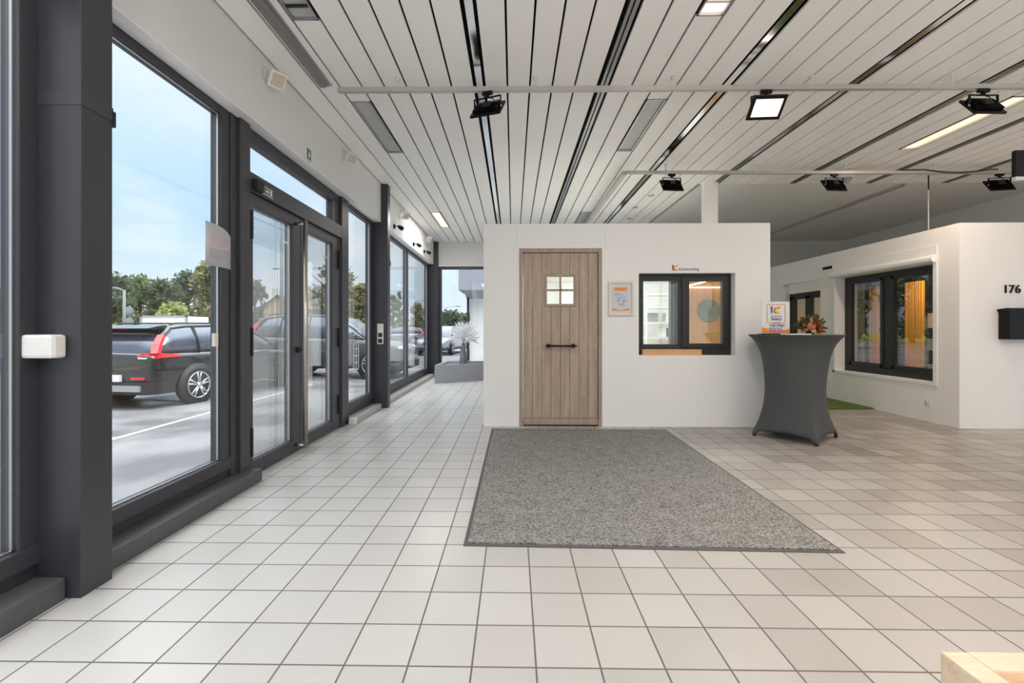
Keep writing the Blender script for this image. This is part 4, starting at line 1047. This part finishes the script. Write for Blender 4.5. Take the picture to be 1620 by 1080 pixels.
q = MB((-14, 20, GZ)); q.box(-12.75, -12.6, -40, 15.5, GZ, GZ+.13); struct(q.build('trim_4', K['kerb']), 'concrete kerb along the near grass verge', 'kerb')
for x0, x1, lb in ((-13.8, -12.75, 'near grass strip between kerb and path'), (-16.8, -15.4, 'grass strip between path and street'), (-120, -27.5, 'grass bank behind the street')):
    q = MB(((x0+x1)/2, 20, GZ)); q.box(x0, x1, -60, 140 if x0 < -20 else 15.5, GZ-.1, GZ+(.1 if x0 > -20 else 0)); tag(q.build('grass', K['grass']), lb, 'grass', kind='stuff')
q = MB((-14.6, 20, GZ)); q.box(-15.4, -13.8, -60, 15.5, GZ-.1, GZ+.07); struct(q.build('path', K['kerb']), 'pale pavement path between two grass strips', 'path')
q = MB((-16, 90, GZ)); q.box(-16.8, -16.0, 15.5, 140, GZ-.2, GZ+.01); struct(q.build('road', K['asphalt']), 'asphalt joining car park and street', 'road')
q = MB((-18.2, 16, GZ)); q.lathe([(.0, GZ), (.26, GZ+.01), (.30, GZ+.72), (.0, GZ+.73)], (-14.6, 12.9, .1), 20)
tag(q.build('litter_bin', K['bluebin']), 'blue bin on the verge at the far left picture edge', 'bin')

# ------------------------------------------------------------------ cars
def car(name, label, loc, rz, L_, W_, H_, paint, kind='hatch', detail=True, cat='car'):
    t = thing(name, label, cat, loc, rz); hw = W_/2; zbelt = H_*.665
    P = K[paint]
    def L3(x, y, z): return (x, y, z)
    st = [(-.5, .80, .40, .60), (-.492, .90, .30, .66), (-.475, .95, .24, .655), (-.43, .98, .21, .66), (-.30, 1.0, .19, .665), (-.1, 1.0, .18, .65), (.1, 1.0, .18, .64), (.22, .99, .18, .62), (.30, .985, .18, .60), (.40, .96, .19, .565), (.455, .91, .2, .525), (.485, .82, .22, .47), (.5, .66, .28, .40)]
    if kind == 'suv': st = [(a, b, c*1.0, d+.0) for a, b, c, d in st]
    rings = []
    for fx, fw, fb, ft in st:
        x = fx*L_; w = hw*fw; zb = fb*H_*.8; zt = ft*H_
        half = [(0, zb), (w*.86, zb), (w*.965, zb+.09), (w*.99, zb+.40*(zt-zb)), (w, zb+.62*(zt-zb)), (w*.975, zt-.10*(zt-zb)), (w*.92, zt-.02), (w*.78, zt), (0, zt+.015)]
        rings.append([(x, y, z) for y, z in half] + [(x, -y, z) for y, z in half[-2:0:-1]])
    q = MB((0, 0, 0)); q.loft(rings); body = q.build('body', P, t)
    sb = body.modifiers.new('smooth', 'SUBSURF'); sb.levels = sb.render_levels = 1
    gh = [(-.468, .83, .66, .80, .665), (-.425, .86, .66, .74, .86), (-.385, .88, .66, .72, .955), (-.30, .90, .66, .71, .985), (-.12, .90, .65, .71, 1.0), (.02, .90, .64, .69, .985), (.075, .89, .635, .66, .955), (.17, .86, .625, .70, .80), (.26, .82, .605, .80, .61)]
    def gsec(fx, wb, zb, wt, zt, o=0.0, frm=0):
        x = fx*L_; a = hw*wb+o; b = hw*wt+o; z0 = zb*H_-.01; z1 = zt*H_+o
        half = [(a, z0), (a*.55+b*.45+.02, z0*.5+z1*.5), (b, z1-.035), (b*.9, z1-.005), (b*.5, z1+.012)]
        return x, half
    q = MB((0, 0, 0)); rr = []
    for s_ in gh:
        x, h = gsec(*s_); rr.append([(x, y, z) for y, z in h] + [(x, -y, z) for y, z in h[::-1]])
    q.loft(rr); win = q.build('windows', K['carglass'], t)
    # roof skin over the cabin
    q = MB((0, 0, 0)); rr = []
    for s_ in gh[1:7]:
        x, h = gsec(*s_, o=.008); hh = h[2:]; rr.append([(x, y, z) for y, z in hh] + [(x, -y, z) for y, z in hh[::-1]])
    q.loft(rr, cap=False); roof = q.build('roof', P, t); sd = roof.modifiers.new('t', 'SOLIDIFY'); sd.thickness = .02
    # pillars
    for sy in (-1, 1):
        for idx, nm in (((8, 7, 6), 'front_pillar'), ((0, 1, 2), 'rear_pillar')):
            pts = []
            for i in idx:
                x, h = gsec(*gh[i], o=.004); y, z = h[2]; pts.append((x, sy*y, z))
            q = MB((0, 0, 0)); q.tube(pts, .035 if 'front' in nm else .05, 8); q.build(nm, P, t)
        for fx, w_ in ((-.10, .022), (-.275, .03)):
            s0 = gh[4]; a = hw*.9+.004; b = hw*.71+.004
            q = MB((0, 0, 0)); q.tube([(fx*L_, sy*a, .65*H_), (fx*L_+.01, sy*((a+b)/2+.018), .82*H_), (fx*L_+.02, sy*b, .96*H_)], w_, 6); q.build('side_pillar', K['blackgloss'], t)
        q = MB((0, 0, 0)); q.box(.135*L_, .19*L_, sy*(hw*.93), sy*(hw*1.10), .66*H_, .66*H_+.12, bev=.03); q.build('wing_mirror', P, t)
        if detail:
            q = MB((0, 0, 0)); q.tube([(-.37*L_, sy*hw*.66, .985*H_), (-.34*L_, sy*hw*.66, 1.01*H_), (0, sy*hw*.66, 1.022*H_), (.05*L_, sy*hw*.64, .985*H_)], .013, 8); q.build('roof_rail', K['cladding'], t)
        for fx in (-.04, -.22):
            q = MB((0, 0, 0)); q.box(fx*L_-.10, fx*L_+.07, sy*hw*.985, sy*hw*1.012, .55*H_, .55*H_+.022, bev=.006); q.build('door_handle', P, t)
    # cladding band, bumpers
    q = MB((0, 0, 0)); q.box(-.30*L_+.33, .30*L_-.33, -hw*.985, hw*.985, .20*H_*.8+.02, .20*H_*.8+.13, bev=.02); q.build('sill_cladding', K['cladding'], t)
    q = MB((0, 0, 0))
    q.prism([(-.478*L_, hw*.97), (-.505*L_, hw*.80), (-.508*L_, -hw*.80), (-.478*L_, -hw*.97), (-.40*L_, -hw*.97), (-.40*L_, hw*.97)], 'z', .22*H_*.8, .40*H_*.8); q.build('rear_bumper', K['cladding'], t)
    q = MB((0, 0, 0)); q.prism([(.46*L_, hw*.9), (.505*L_, hw*.62), (.508*L_, -hw*.62), (.46*L_, -hw*.9), (.40*L_, -hw*.9), (.40*L_, hw*.9)], 'z', .20*H_*.8, .33*H_*.8); q.build('front_bumper', K['cladding'], t)
    q = MB((0, 0, 0)); q.box(.485*L_, .503*L_, -hw*.42, hw*.42, .36*H_, .46*H_, bev=.02); gr = q.build('grille', K['blackgloss'], t)
    q = MB((0, 0, 0)); q.lathe([(.0, 0), (.05, .001), (.05, .008), (.0, .01)], (.505*L_, 0, .43*H_), 20, 'x'); q.build('badge', K['alu'], gr)
    for sy in (-1, 1):
        q = MB((0, 0, 0)); q.ball((.452*L_, sy*hw*.70, .475*H_), .17, 2, (.75, 1.0, .42)); q.build('headlamp', K['clearlamp'], t)
    # rear: lamps, plate, spoiler
    for sy in (-1, 1):
        q = MB((0, 0, 0)); y0 = sy*hw*.80; y1 = sy*hw*.985
        q.loft([[(-.497*L_, sy*hw*.62, .635*H_), (-.499*L_, sy*hw*.62, .60*H_), (-.485*L_, sy*hw*.70, .60*H_), (-.485*L_, sy*hw*.70, .635*H_)],
                [(-.489*L_, y0*1.04, .66*H_), (-.492*L_, y0*1.06, .58*H_), (-.47*L_, y0, .58*H_), (-.47*L_, y0, .66*H_)],
                [(-.455*L_, y1*.985, .655*H_), (-.455*L_, y1*1.0, .60*H_), (-.45*L_, y1*.9, .60*H_), (-.45*L_, y1*.9, .655*H_)],
                [(-.38*L_, y1*1.013, .622*H_), (-.38*L_, y1*1.016, .602*H_), (-.38*L_, y1*.95, .602*H_), (-.38*L_, y1*.95, .622*H_)]], False)
        lp = q.build('tail_lamp', K['redlamp'], t)
        q = MB((0, 0, 0))
        q.loft([[(-.487*L_, sy*hw*.86, .655*H_), (-.475*L_, sy*hw*.955, .655*H_), (-.455*L_, sy*hw*.93, .655*H_), (-.468*L_, sy*hw*.83, .655*H_)],
                [(-.470*L_, sy*hw*.80, .76*H_), (-.452*L_, sy*hw*.88, .76*H_), (-.432*L_, sy*hw*.85, .76*H_), (-.45*L_, sy*hw*.77, .76*H_)],
                [(-.437*L_, sy*hw*.75, .87*H_), (-.420*L_, sy*hw*.80, .87*H_), (-.405*L_, sy*hw*.78, .87*H_), (-.42*L_, sy*hw*.73, .87*H_)]], False)
        q.build('upper_lamp', K['redlamp'], lp)
        q = MB((0, 0, 0)); q.box(-.4985*L_, -.488*L_, min(sy*hw*.64, sy*hw*.82), max(sy*hw*.64, sy*hw*.82), .588*H_, .606*H_, bev=.003); q.build('reversing_lamp', K['clearlamp'], lp)
        q = MB((0, 0, 0)); q.box(-.505*L_, -.49*L_, min(sy*hw*.50, sy*hw*.80), max(sy*hw*.50, sy*hw*.80), .352*H_, .378*H_, bev=.006); q.build('rear_reflector', K['redlamp'], t)
    q = MB((0, 0, 0)); q.prism([(-.513*L_, hw*.76), (-.518*L_, hw*.5), (-.518*L_, -hw*.5), (-.513*L_, -hw*.76), (-.49*L_, -hw*.80), (-.49*L_, hw*.80)], 'z', .215*H_, .285*H_); q.build('skid_plate', K['alu'], t)
    q = MB((0, 0, 0)); q.box(-.513*L_, -.50*L_, -.26, .26, .325*H_, .325*H_+.11, bev=.004); q.build('number_plate', K['white'], t)
    q = MB((0, 0, 0)); q.prism([(-.47*L_, .945*H_), (-.40*L_, .985*H_), (-.38*L_, .965*H_), (-.44*L_, .93*H_)], 'y', -hw*.70, hw*.70); sp_ = q.build('roof_spoiler', P, t)
    q = MB((0, 0, 0)); q.box(-.467*L_, -.462*L_, -.17, .17, .938*H_, .948*H_); q.build('brake_light', K['redlamp'], sp_)
    # wheels
    wr = .325*H_/1.46+.012
    for fx in (-.297, .305):
        for sy in (-1, 1):
            c = (fx*L_, sy*(hw-.10), wr)
            q = MB((0, 0, 0)); q.lathe([(.0, 0), (wr+.05, 0), (wr+.05, sy*.112), (.0, sy*.112)], (c[0], sy*(hw-.105), wr+.015), 36, 'y'); q.build('wheel_arch', K['cladding'], t)
            q = MB((0, 0, 0)); q.lathe([(wr*.66, -.10), (wr*.9, -.105), (wr, -.08), (wr, .08), (wr*.93, .112), (wr*.70, .114), (wr*.66, .10)], (c[0], c[1]+sy*.012, c[2]), 40, 'y', cap=False); ty = q.build('tyre', K['tyre'], t)
            q = MB((0, 0, 0)); q.lathe([(.0, .02), (wr*.68, .02), (wr*.68, -.08), (.0, -.08)], (c[0], c[1]+sy*.03, c[2]), 32, 'y'); q.build('wheel_well', K['tyre'], ty)
            q = MB((0, 0, 0))
            q.lathe([(wr*.64, .085), (wr*.70, .118), (wr*.72, .118), (wr*.72, .085)], (c[0], c[1]+(.0 if sy > 0 else -.2)+sy*.012, c[2]), 40, 'y', cap=False) if sy > 0 else q.lathe([(wr*.64, -.085), (wr*.70, -.118), (wr*.72, -.118), (wr*.72, -.085)], (c[0], c[1]-.012, c[2]), 40, 'y', cap=False)
            yo = c[1]+sy*.105
            for k in range(5):
                for da in (-8, 8):
                    a = R(72*k+18+da); a2 = R(72*k+18+da*1.3)
                    q.tube([(c[0]+.05*math.cos(a), yo+sy*.005, c[2]+.05*math.sin(a)), (c[0]+wr*.69*math.cos(a2), yo+sy*.012, c[2]+wr*.69*math.sin(a2))], [.022, .016], 6)
            q.lathe([(.0, sy*.02), (.055, sy*.016), (.065, -sy*.01), (.0, -sy*.012)], (c[0], yo, c[2]), 20, 'y')
            q.build('rim', K['alloy'], ty)
    return t
c1 = car('car', 'black hatchback with tall red tail lamps parked outside the large pane', (-6.50, 9.80, GZ), R(80), 4.37, 1.78, 1.46, 'carblack')
c2 = car('car', 'dark grey green car parked side on behind the entrance doors', (-5.15, 13.2, GZ), R(-2), 4.55, 1.86, 1.76, 'cargreen', 'suv')
c3 = car('car', 'silver saloon facing the windows, seen through the far pair of panes', (-3.95, 25.5, GZ), R(-97), 4.6, 1.86, 1.52, 'carsilver', detail=False)
c4_ = car('car', 'small grey car in the distance left of the silver saloon', (-9.6, 38.5, GZ), R(185), 4.2, 1.75, 1.5, 'carsilver', detail=False)

# ------------------------------------------------------------------ trees and shrubs
def tree(name, label, x, y, h, cw, leafm, seed, trunk=.25, shape='round', cat='tree', dens=1.0, group=None, base=.25):
    rnd = random.Random(seed); o = (x, y, GZ); t = thing(name, label, cat, o, group=group)
    q = MB(o); q.tube([(x, y, GZ+.002), (x, y, GZ+.25), (x+.1*cw*.2, y, GZ+h*.35), (x, y, GZ+h*.8)], [h*.028, h*.027, h*.022, h*.006], 8)
    for k in range(7):
        a = rnd.uniform(0, 2*PI); z0 = GZ+h*rnd.uniform(.25, .6)
        q.tube([(x, y, z0), (x+math.cos(a)*cw*.22, y+math.sin(a)*cw*.22, z0+h*.12), (x+math.cos(a)*cw*.38, y+math.sin(a)*cw*.38, z0+h*.2)], [h*.011, h*.007, h*.003], 5)
    q.build('trunk', K['bark'], t)
    q = MB(o); blobs = []
    nb = int(16*dens)
    for k in range(nb):
        f = (k+.5)/nb; zz = base+(1-base)*f
        if shape == 'cone': rr = (1-f)**.8*.5+.04
        elif shape == 'column': rr = .5*math.sin(PI*min(1, .12+f*.9))**.6
        else: rr = .5*math.sqrt(max(.02, 1-(2*f-.95)**2))
        a = k*2.4+rnd.uniform(-.5, .5); rad = rr*cw*rnd.uniform(.2, .75)
        br = cw*rnd.uniform(.15, .24)*(1-.4*f if shape == 'cone' else 1)
        blobs.append((Vector((x+math.cos(a)*rad, y+math.sin(a)*rad, min(GZ+h-br*.8, max(GZ+br*1.3+.05, GZ+h*zz)))), br))
    for c, br in blobs:
        nl = int(150*dens*rnd.uniform(.8, 1.2))
        ls = max(.07, br*.26)
        for _ in range(nl):
            d = Vector((rnd.gauss(0, 1), rnd.gauss(0, 1), rnd.gauss(0, .85))).normalized()*br*rnd.uniform(.35, 1.12)
            p = c+d; p.z = max(p.z, GZ+.14+ls*1.3); a_ = Vector((rnd.gauss(0, 1), rnd.gauss(0, 1), rnd.gauss(0, 1))).normalized(); b_ = a_.cross(Vector((rnd.gauss(0, 1), rnd.gauss(0, 1), rnd.gauss(0, 1)))).normalized()
            s1 = ls*rnd.uniform(.6, 1.3); s2 = s1*.55
            q._add([p-a_*s1, p+b_*s2, p+a_*s1, p-b_*s2], [(0, 1, 2, 3)])
    q.build('crown', K[leafm], t, fix=False)
    return t
U = lambda u, Y: (u-812)*Y/720.0
GT = 'trees along the street'
tree('tree', 'dark green tree beside the street lamp at the left of the large pane', U(172, 39), 39, 6.1, 3.8, 'leafdark', 1, group=GT, base=.02)
tree('tree', 'broad green tree behind the round road signs', U(214, 47), 47, 6.9, 4.4, 'leaf', 2, group=GT, base=.02)
tree('tree', 'dark tree above the white trailer in the large pane', U(252, 37), 37, 5.4, 3.6, 'leafdark', 3, group=GT, base=.02)
tree('tree', 'tall green tree right of the white trailer', U(291, 46), 46, 7.2, 4.4, 'leafdark', 4, group=GT, base=.02)
tree('tree', 'tallest green tree by the paper notice', U(327, 40), 40, 7.2, 4.0, 'leafolive', 5, group=GT, base=.02)
tree('tree', 'green tree half hidden by the mullion beside the notice', U(356, 46), 46, 7.4, 4.2, 'leaf', 6, group=GT, base=.02)
tree('shrub', 'pale green bush behind the white trailer', U(266, 32), 32, 3.2, 3.0, 'leafpale', 7, cat='shrub', base=.02)
tree('shrub', 'low dark hedge bush left of the trailer', U(222, 33), 33, 2.1, 3.0, 'leafdark', 8, cat='shrub', base=.02)
tree('tree', 'green tree at the far left picture edge', U(2, 37), 37, 4.7, 4.2, 'leaf', 9, base=.05)
tree('tree', 'tree left of the brick house in the door glass', U(399, 62), 62, 8.0, 4.6, 'leafdark', 10, base=.1)
tree('conifer', 'tall layered tree seen through the right door leaf and sidelight', U(527, 34), 34, 7.4, 4.7, 'leafolive', 11, shape='cone', dens=1.1, base=.1)
tree('conifer', 'spreading bough of olive green tree in the sidelight', U(568, 40), 40, 5.3, 3.4, 'leafolive', 12, base=.3)
tree('tree', 'slim dark poplar left in the far pane', U(631, 70), 70, 7.2, 1.9, 'leafdark', 13, shape='column', base=.05)
tree('tree', 'slim dark poplar right in the far pane', U(641, 76), 76, 7.4, 1.7, 'leafdark', 14, shape='column', base=.05)
tree('tree', 'grey green tree at the left edge of the far pane', U(621, 68), 68, 6.4, 2.6, 'leaf', 15, base=.05)
tree('tree', 'round olive tree above the silver saloon', U(661, 60), 60, 4.8, 3.0, 'leafolive', 16, base=.05)
tree('shrub', 'clipped green hedge block beside the round olive tree', U(672, 58), 58, 2.6, 1.3, 'leaf', 17, cat='shrub', base=.0)
tree('tree', 'low spreading tree behind the planter plumes', U(712, 30), 30, 2.55, 2.0, 'leafdark', 18, base=.45)
tree('tree', 'small thin tree right of the low spreading tree', U(738, 32), 32, 2.45, 1.6, 'leafdark', 19, base=.45)
for k, (u_, Y_) in enumerate(((-40, 33), (8, 27), (45, 34), (88, 31), (146, 34))):
    tree('shrub', ('tall verge shrub left of the blue bin', 'tall verge shrub behind the blue bin', 'verge shrub hidden behind the first column edge', 'verge shrub behind the nearest column', 'verge shrub just left of the street lamp')[k], U(u_, Y_), Y_, 1.6, 3.2, ('leafpale', 'leafolive')[k % 2], 40+k, cat='shrub', base=.0)

# ------------------------------------------------------------------ poles, signs, trailer, buildings
def pole(name, label, x, y, h, r, arm=None, cat='street lamp'):
    o = (x, y, GZ); t = thing(name, label, cat, o)
    q = MB(o); q.tube([(x, y, GZ-.02), (x, y, GZ+h)], [r, r*.75], 10); q.build('pole', K['galv'], t)
    for a in (arm or []):
        q = MB(o); q.tube([(x, y, GZ+h-.05), (x+a*.4, y, GZ+h+.1), (x+a, y, GZ+h+.14)], r*.5, 6); hd_ = q.build('arm', K['galv'], t)
        q = MB(o); q.box(x+min(a, a*1.5), x+max(a, a*1.5), y-.12, y+.12, GZ+h+.08, GZ+h+.16, bev=.03); q.build('lamp_head', K['cladding'], hd_)
    return t
pole('street_lamp', 'curved green grey lamp post in front of the trees', U(188, 24), 24, 3.45, .09, [-.9])
pole('street_lamp', 'slim lamp post behind the brick house roof', U(458, 44), 44, 7.1, .07, [-1.2])
pole('stand_in_pole', 'tall pale pole standing in for a streak in the left door glass', U(443, 19), 19, 6.5, .075, None, 'pole')  # added pole standing in for a pale streak in the door glass
pole('street_lamp', 'distant lamp post above the round olive tree', U(657, 64), 64, 5.2, .07, [1.0])
pole('street_lamp', 'distant twin lamp post above the low spreading tree', U(706, 62), 62, 4.3, .06, [-1.3, 1.3])
pole('street_lamp', 'dark lamp post at the extreme left picture edge', U(-1, 12), 12, 3.45, .05, [.06])
o = (U(197, 25), 25, GZ); t = thing('road_sign', 'pair of round road signs seen from behind before the trees', 'road sign', o)
q = MB(o); q.tube([(o[0], 25, GZ), (o[0], 25, 2.45)], .03, 8); q.build('pole', K['galv'], t)
for z in (2.12, 1.50):
    q = MB(o); q.lathe([(.0, -.012), (.27, -.012), (.28, 0), (.27, .012), (.0, .012)], (o[0], 24.95, z), 28, 'y'); q.build('sign_disc', K['signback'], t)
o = (U(275, 20), 20, GZ); t = thing('trailer', 'white box trailer parked behind the black hatchback', 'trailer', o)
q = MB(o); q.box(o[0]-1.0, o[0]+.98, 19.2, 20.6, .1, 1.68, bev=.02); q.build('box', K['render'], t)
q = MB(o); q.box(o[0]+.93, o[0]+1.0, 19.17, 19.25, .1, 1.72); q.box(o[0]-1.02, o[0]-.95, 19.17, 19.25, .1, 1.72); q.box(o[0]-1.0, o[0]+1.0, 19.17, 19.25, 1.66, 1.72); q.build('edge_trim', K['alu'], t)
for sx in (-.6, .6):
    q = MB(o); q.lathe([(.0, -.1), (.28, -.1), (.3, -.05), (.3, .05), (.28, .1), (.0, .1)], (o[0]+sx, 19.25, GZ+.3), 24, 'y'); q.build('wheel', K['tyre'], t)
def house(name, label, x0, x1, y0, y1, eave, ridge, wallm, wins, chim=None):
    o = ((x0+x1)/2, y0, GZ); t = thing(name, label, 'house', o)
    q = MB(o); xm = (x0+x1)/2
    q.prism([(x0, GZ), (x1, GZ), (x1, eave), (xm, ridge), (x0, eave)], 'y', y0, y1); q.build('wall', K[wallm], t)
    q = MB(o); dx = .3
    for sx, xe in ((-1, x0), (1, x1)):
        q._add([(xm, y0-.3, ridge+.12), (xe+sx*dx, y0-.3, eave-.12), (xe+sx*dx, y1+.3, eave-.12), (xm, y1+.3, ridge+.12), (xm, y0-.3, ridge+.02), (xe+sx*dx, y0-.3, eave-.22), (xe+sx*dx, y1+.3, eave-.22), (xm, y1+.3, ridge+.02)],
               [(0, 1, 2, 3), (7, 6, 5, 4), (0, 4, 5, 1), (1, 5, 6, 2), (2, 6, 7, 3), (3, 7, 4, 0)])
    q.build('roof', K['rooftile'], t)
    for a, b, c, d in wins:
        q = MB(o); q.box(a, b, y0-.06, y0-.005, c, d); f_ = q.build('window', K['render'], t)
        q = MB(o); q.box(a+.1, b-.1, y0-.08, y0-.06, c+.1, d-.1); q.build('pane', K['carglass'], f_)
    if chim:
        q = MB(o); q.box(*chim); q.build('chimney', K['lightgrey'], t)
    return t
house('brick_house', 'red brick house with grey chimney seen through the left door leaf', -30.3, -26.9, 55, 64, 3.9, 5.2, 'brick', [(-30.0, -28.9, .6, 2.2)], (-29.9, -29.2, 56, 57, 3.9, 6.2))
house('gabled_house', 'brown roofed house with pale bands right of the brick house', -32.4, -24.0, 66, 76, 4.2, 7.4, 'render', [(-31.6, -29.8, 1.0, 2.4), (-29.0, -27.2, 1.0, 2.4), (-30.4, -26.6, 3.0, 3.9)])
house('brick_house', 'plain red brick gable seen at the left of the sidelight', -17.2, -15.2, 46, 54, 3.7, 4.0, 'brick', [(-17.0, -16.4, .8, 2.0)])
o = (-48, 42, GZ); t = thing('flat_building', 'low white flat roofed building at the far left behind the verge', 'building', o)
q = MB(o); q.box(-58, -42.5, 42, 50, GZ, 2.75); q.build('wall', K['render'], t)
q = MB(o); q.box(-58.2, -42.3, 41.8, 50.2, 2.75, 3.0); q.build('roof', K['lightgrey'], t)
for k in range(4):
    q = MB(o); q.box(-57+3.5*k, -54.6+3.5*k, 41.95, 41.99, .8, 2.0); q.build('window', K['carglass'], t)
o = (0, 17, GZ); t = thing('neighbour_building', 'white neighbouring building with dark grey fascia behind the far window', 'building', o)
q = MB(o); q.box(-1.62, 12, 17, 26, GZ, 2.5); q.build('wall', K['render'], t)
q = MB(o)
for x in (-.9, -.2, .5, 1.2): q.box(x, x+.03, 16.985, 17.0, GZ, 2.4)
q.build('panel_joint', K['lightgrey'], t)
q = MB(o); q.box(-1.95, 12, 16.2, 26.2, 2.52, 3.9, bev=.03); q.build('fascia_box', K['greypanel'], t)
q = MB(o); q.prism([(16.3, 2.52), (17.0, 2.52), (17.0, 2.28)], 'x', -1.75, 12); q.build('soffit', K['greypanel'], t)
q = MB(o); q.cyl((-1.68, 16.95, GZ), (-1.68, 16.95, 2.5), .05, 10); q.build('downpipe', K['cladding'], t)

# ------------------------------------------------------------------ light, sky, camera
def area(name, loc, sx, sy, power, col, rot=(0, 0, 0), spread=None):
    l = bpy.data.lights.new(name, 'AREA'); l.shape = 'RECTANGLE'; l.size = sx; l.size_y = sy; l.energy = power; l.color = col
    if spread: l.spread = spread
    o_ = bpy.data.objects.new(name, l); COL.objects.link(o_); o_.location = loc; o_.rotation_euler = rot; return o_
LP = 1.0
for (x0, x1, y0, y1) in lights:
    st = lit_panels.get((x0, y0), 'diff' if y0 > 1 else 'litw')
    if st != 'diff':
        vis = y0 > 1
        area('ceiling_lamp_light', ((x0+x1)/2, (y0+y1)/2, ZC-.012), x1-x0-.05, y1-y0-.05, (18 if vis and x0 < 0 else 13 if x0 < 4 else 18)*LP, (1, .80, .64) if x0 > 4 else (1, .96, .92))
for (x, y, e_) in ((-1.2, -.7, 26), (2.6, -.9, 34), (6.3, .6, 40)):  # unseen lamps added to lift the ceiling brightness
    o = (x, y, 0); t = thing('added_uplighter', 'added tall floor uplighter standing out of view', 'floor lamp', o, group='added floor uplighters out of view')
    q = MB(o); q.lathe([(.0, 0), (.16, 0), (.16, .02), (.02, .03), (.0, .03)], (x, y, 0), 28); q.build('base', K['anth'], t)
    q = MB(o); q.cyl((x, y, .03), (x, y, 1.72), .014, 12); q.build('pole', K['anth'], t)
    q = MB(o); q.lathe([(.015, 1.70), (.10, 1.74), (.17, 1.82), (.165, 1.822), (.095, 1.75), (.0, 1.72)], (x, y, 0), 32, cap=False); q.build('shade', K['white'], t)
    area('added_uplighter_light', (x, y, 1.80), .24, .24, e_*LP, (1, .97, .93), (PI, 0, 0))
fl = area('flood_lamp_light', (2.10, 3.74, 2.97), .22, .16, 9*LP, (1, .86, .70), (R(-42), 0, R(-3)), R(110))
area('booth_room_light', (6.9, 7.6, 2.28), .6, .6, 14*LP, (1, .80, .55))
area('middle_room_light', (1.6, 7.0, 2.36), 1.0, 1.0, 35*LP, (.93, 1, .98))

sun = bpy.data.lights.new('hazy_sun', 'SUN'); sun.energy = 1.3; sun.angle = R(25); sun.color = (1, .97, .92)
so_ = bpy.data.objects.new('hazy_sun', sun); COL.objects.link(so_); so_.rotation_euler = Vector((-.62, .12, -.77)).to_track_quat('-Z', 'Y').to_euler()
w = bpy.data.worlds.new('sky'); S.world = w; w.use_nodes = True; nt = w.node_tree; nt.nodes.clear(); L = nt.links.new
out = N(nt, 'ShaderNodeOutputWorld'); bg = N(nt, 'ShaderNodeBackground'); tc = N(nt, 'ShaderNodeTexCoord')
sp = N(nt, 'ShaderNodeSeparateXYZ'); L(tc.outputs['Generated'], sp.inputs[0])
cr = N(nt, 'ShaderNodeValToRGB'); e = cr.color_ramp.elements
stops = [(0.0, (.80, .88, .95)), (.10, (.66, .81, .95)), (.24, (.48, .71, .94)), (.40, (.72, .85, .97)), (.47, (.85, .93, 1.0)), (.56, (1.9, 1.95, 2.0)), (.68, (3.4, 3.45, 3.5)), (1.0, (4.0, 4.05, 4.1))]
e[0].position = stops[0][0]; e[0].color = (*stops[0][1], 1); e[1].position = 1.0; e[1].color = (*stops[-1][1], 1)
for p_, c_ in stops[1:-1]:
    k = e.new(p_); k.color = (*c_, 1)
L(sp.outputs['Z'], cr.inputs[0])
nz = N(nt, 'ShaderNodeTexNoise'); nz.inputs['Scale'].default_value = 2.2; nz.inputs['Detail'].default_value = 5; nz.inputs['Roughness'].default_value = .5
mp = N(nt, 'ShaderNodeMapping'); mp.inputs['Scale'].default_value = (1, 1, 2.2); L(tc.outputs['Generated'], mp.inputs[0]); L(mp.outputs[0], nz.inputs['Vector'])
c2 = N(nt, 'ShaderNodeValToRGB'); c2.color_ramp.elements[0].position = .46; c2.color_ramp.elements[1].position = .68
L(nz.outputs['Fac'], c2.inputs[0])
mx = N(nt, 'ShaderNodeMix', data_type='RGBA', blend_type='LIGHTEN'); mx.inputs['B'].default_value = (.92, .95, .99, 1); L(c2.outputs[0], mx.inputs['Factor']); L(cr.outputs[0], mx.inputs['A'])
L(mx.outputs['Result'], bg.inputs[0]); bg.inputs[1].default_value = .74; L(bg.outputs[0], out.inputs[0])

cam = bpy.data.cameras.new('camera'); co_ = bpy.data.objects.new('camera', cam); COL.objects.link(co_)
co_.location = (0, 0, 1.15); co_.rotation_euler = (R(90), 0, R(.945))
cam.sensor_width = 36; cam.lens = 16.0; cam.shift_x = 10/1620; cam.shift_y = -20/1620; cam.clip_start = .05; cam.clip_end = 400
S.camera = co_
S.view_settings.view_transform = 'Standard'; S.view_settings.look = 'None'; S.view_settings.gamma = 1; S.view_settings.use_curve_mapping = False
S.view_settings.exposure = 0.76
try:
    S.cycles.max_bounces = 12; S.cycles.diffuse_bounces = 10; S.cycles.glossy_bounces = 5; S.cycles.transparent_max_bounces = 24; S.cycles.sample_clamp_indirect = 4.0
    S.cycles.use_denoising = True
except Exception:
    pass
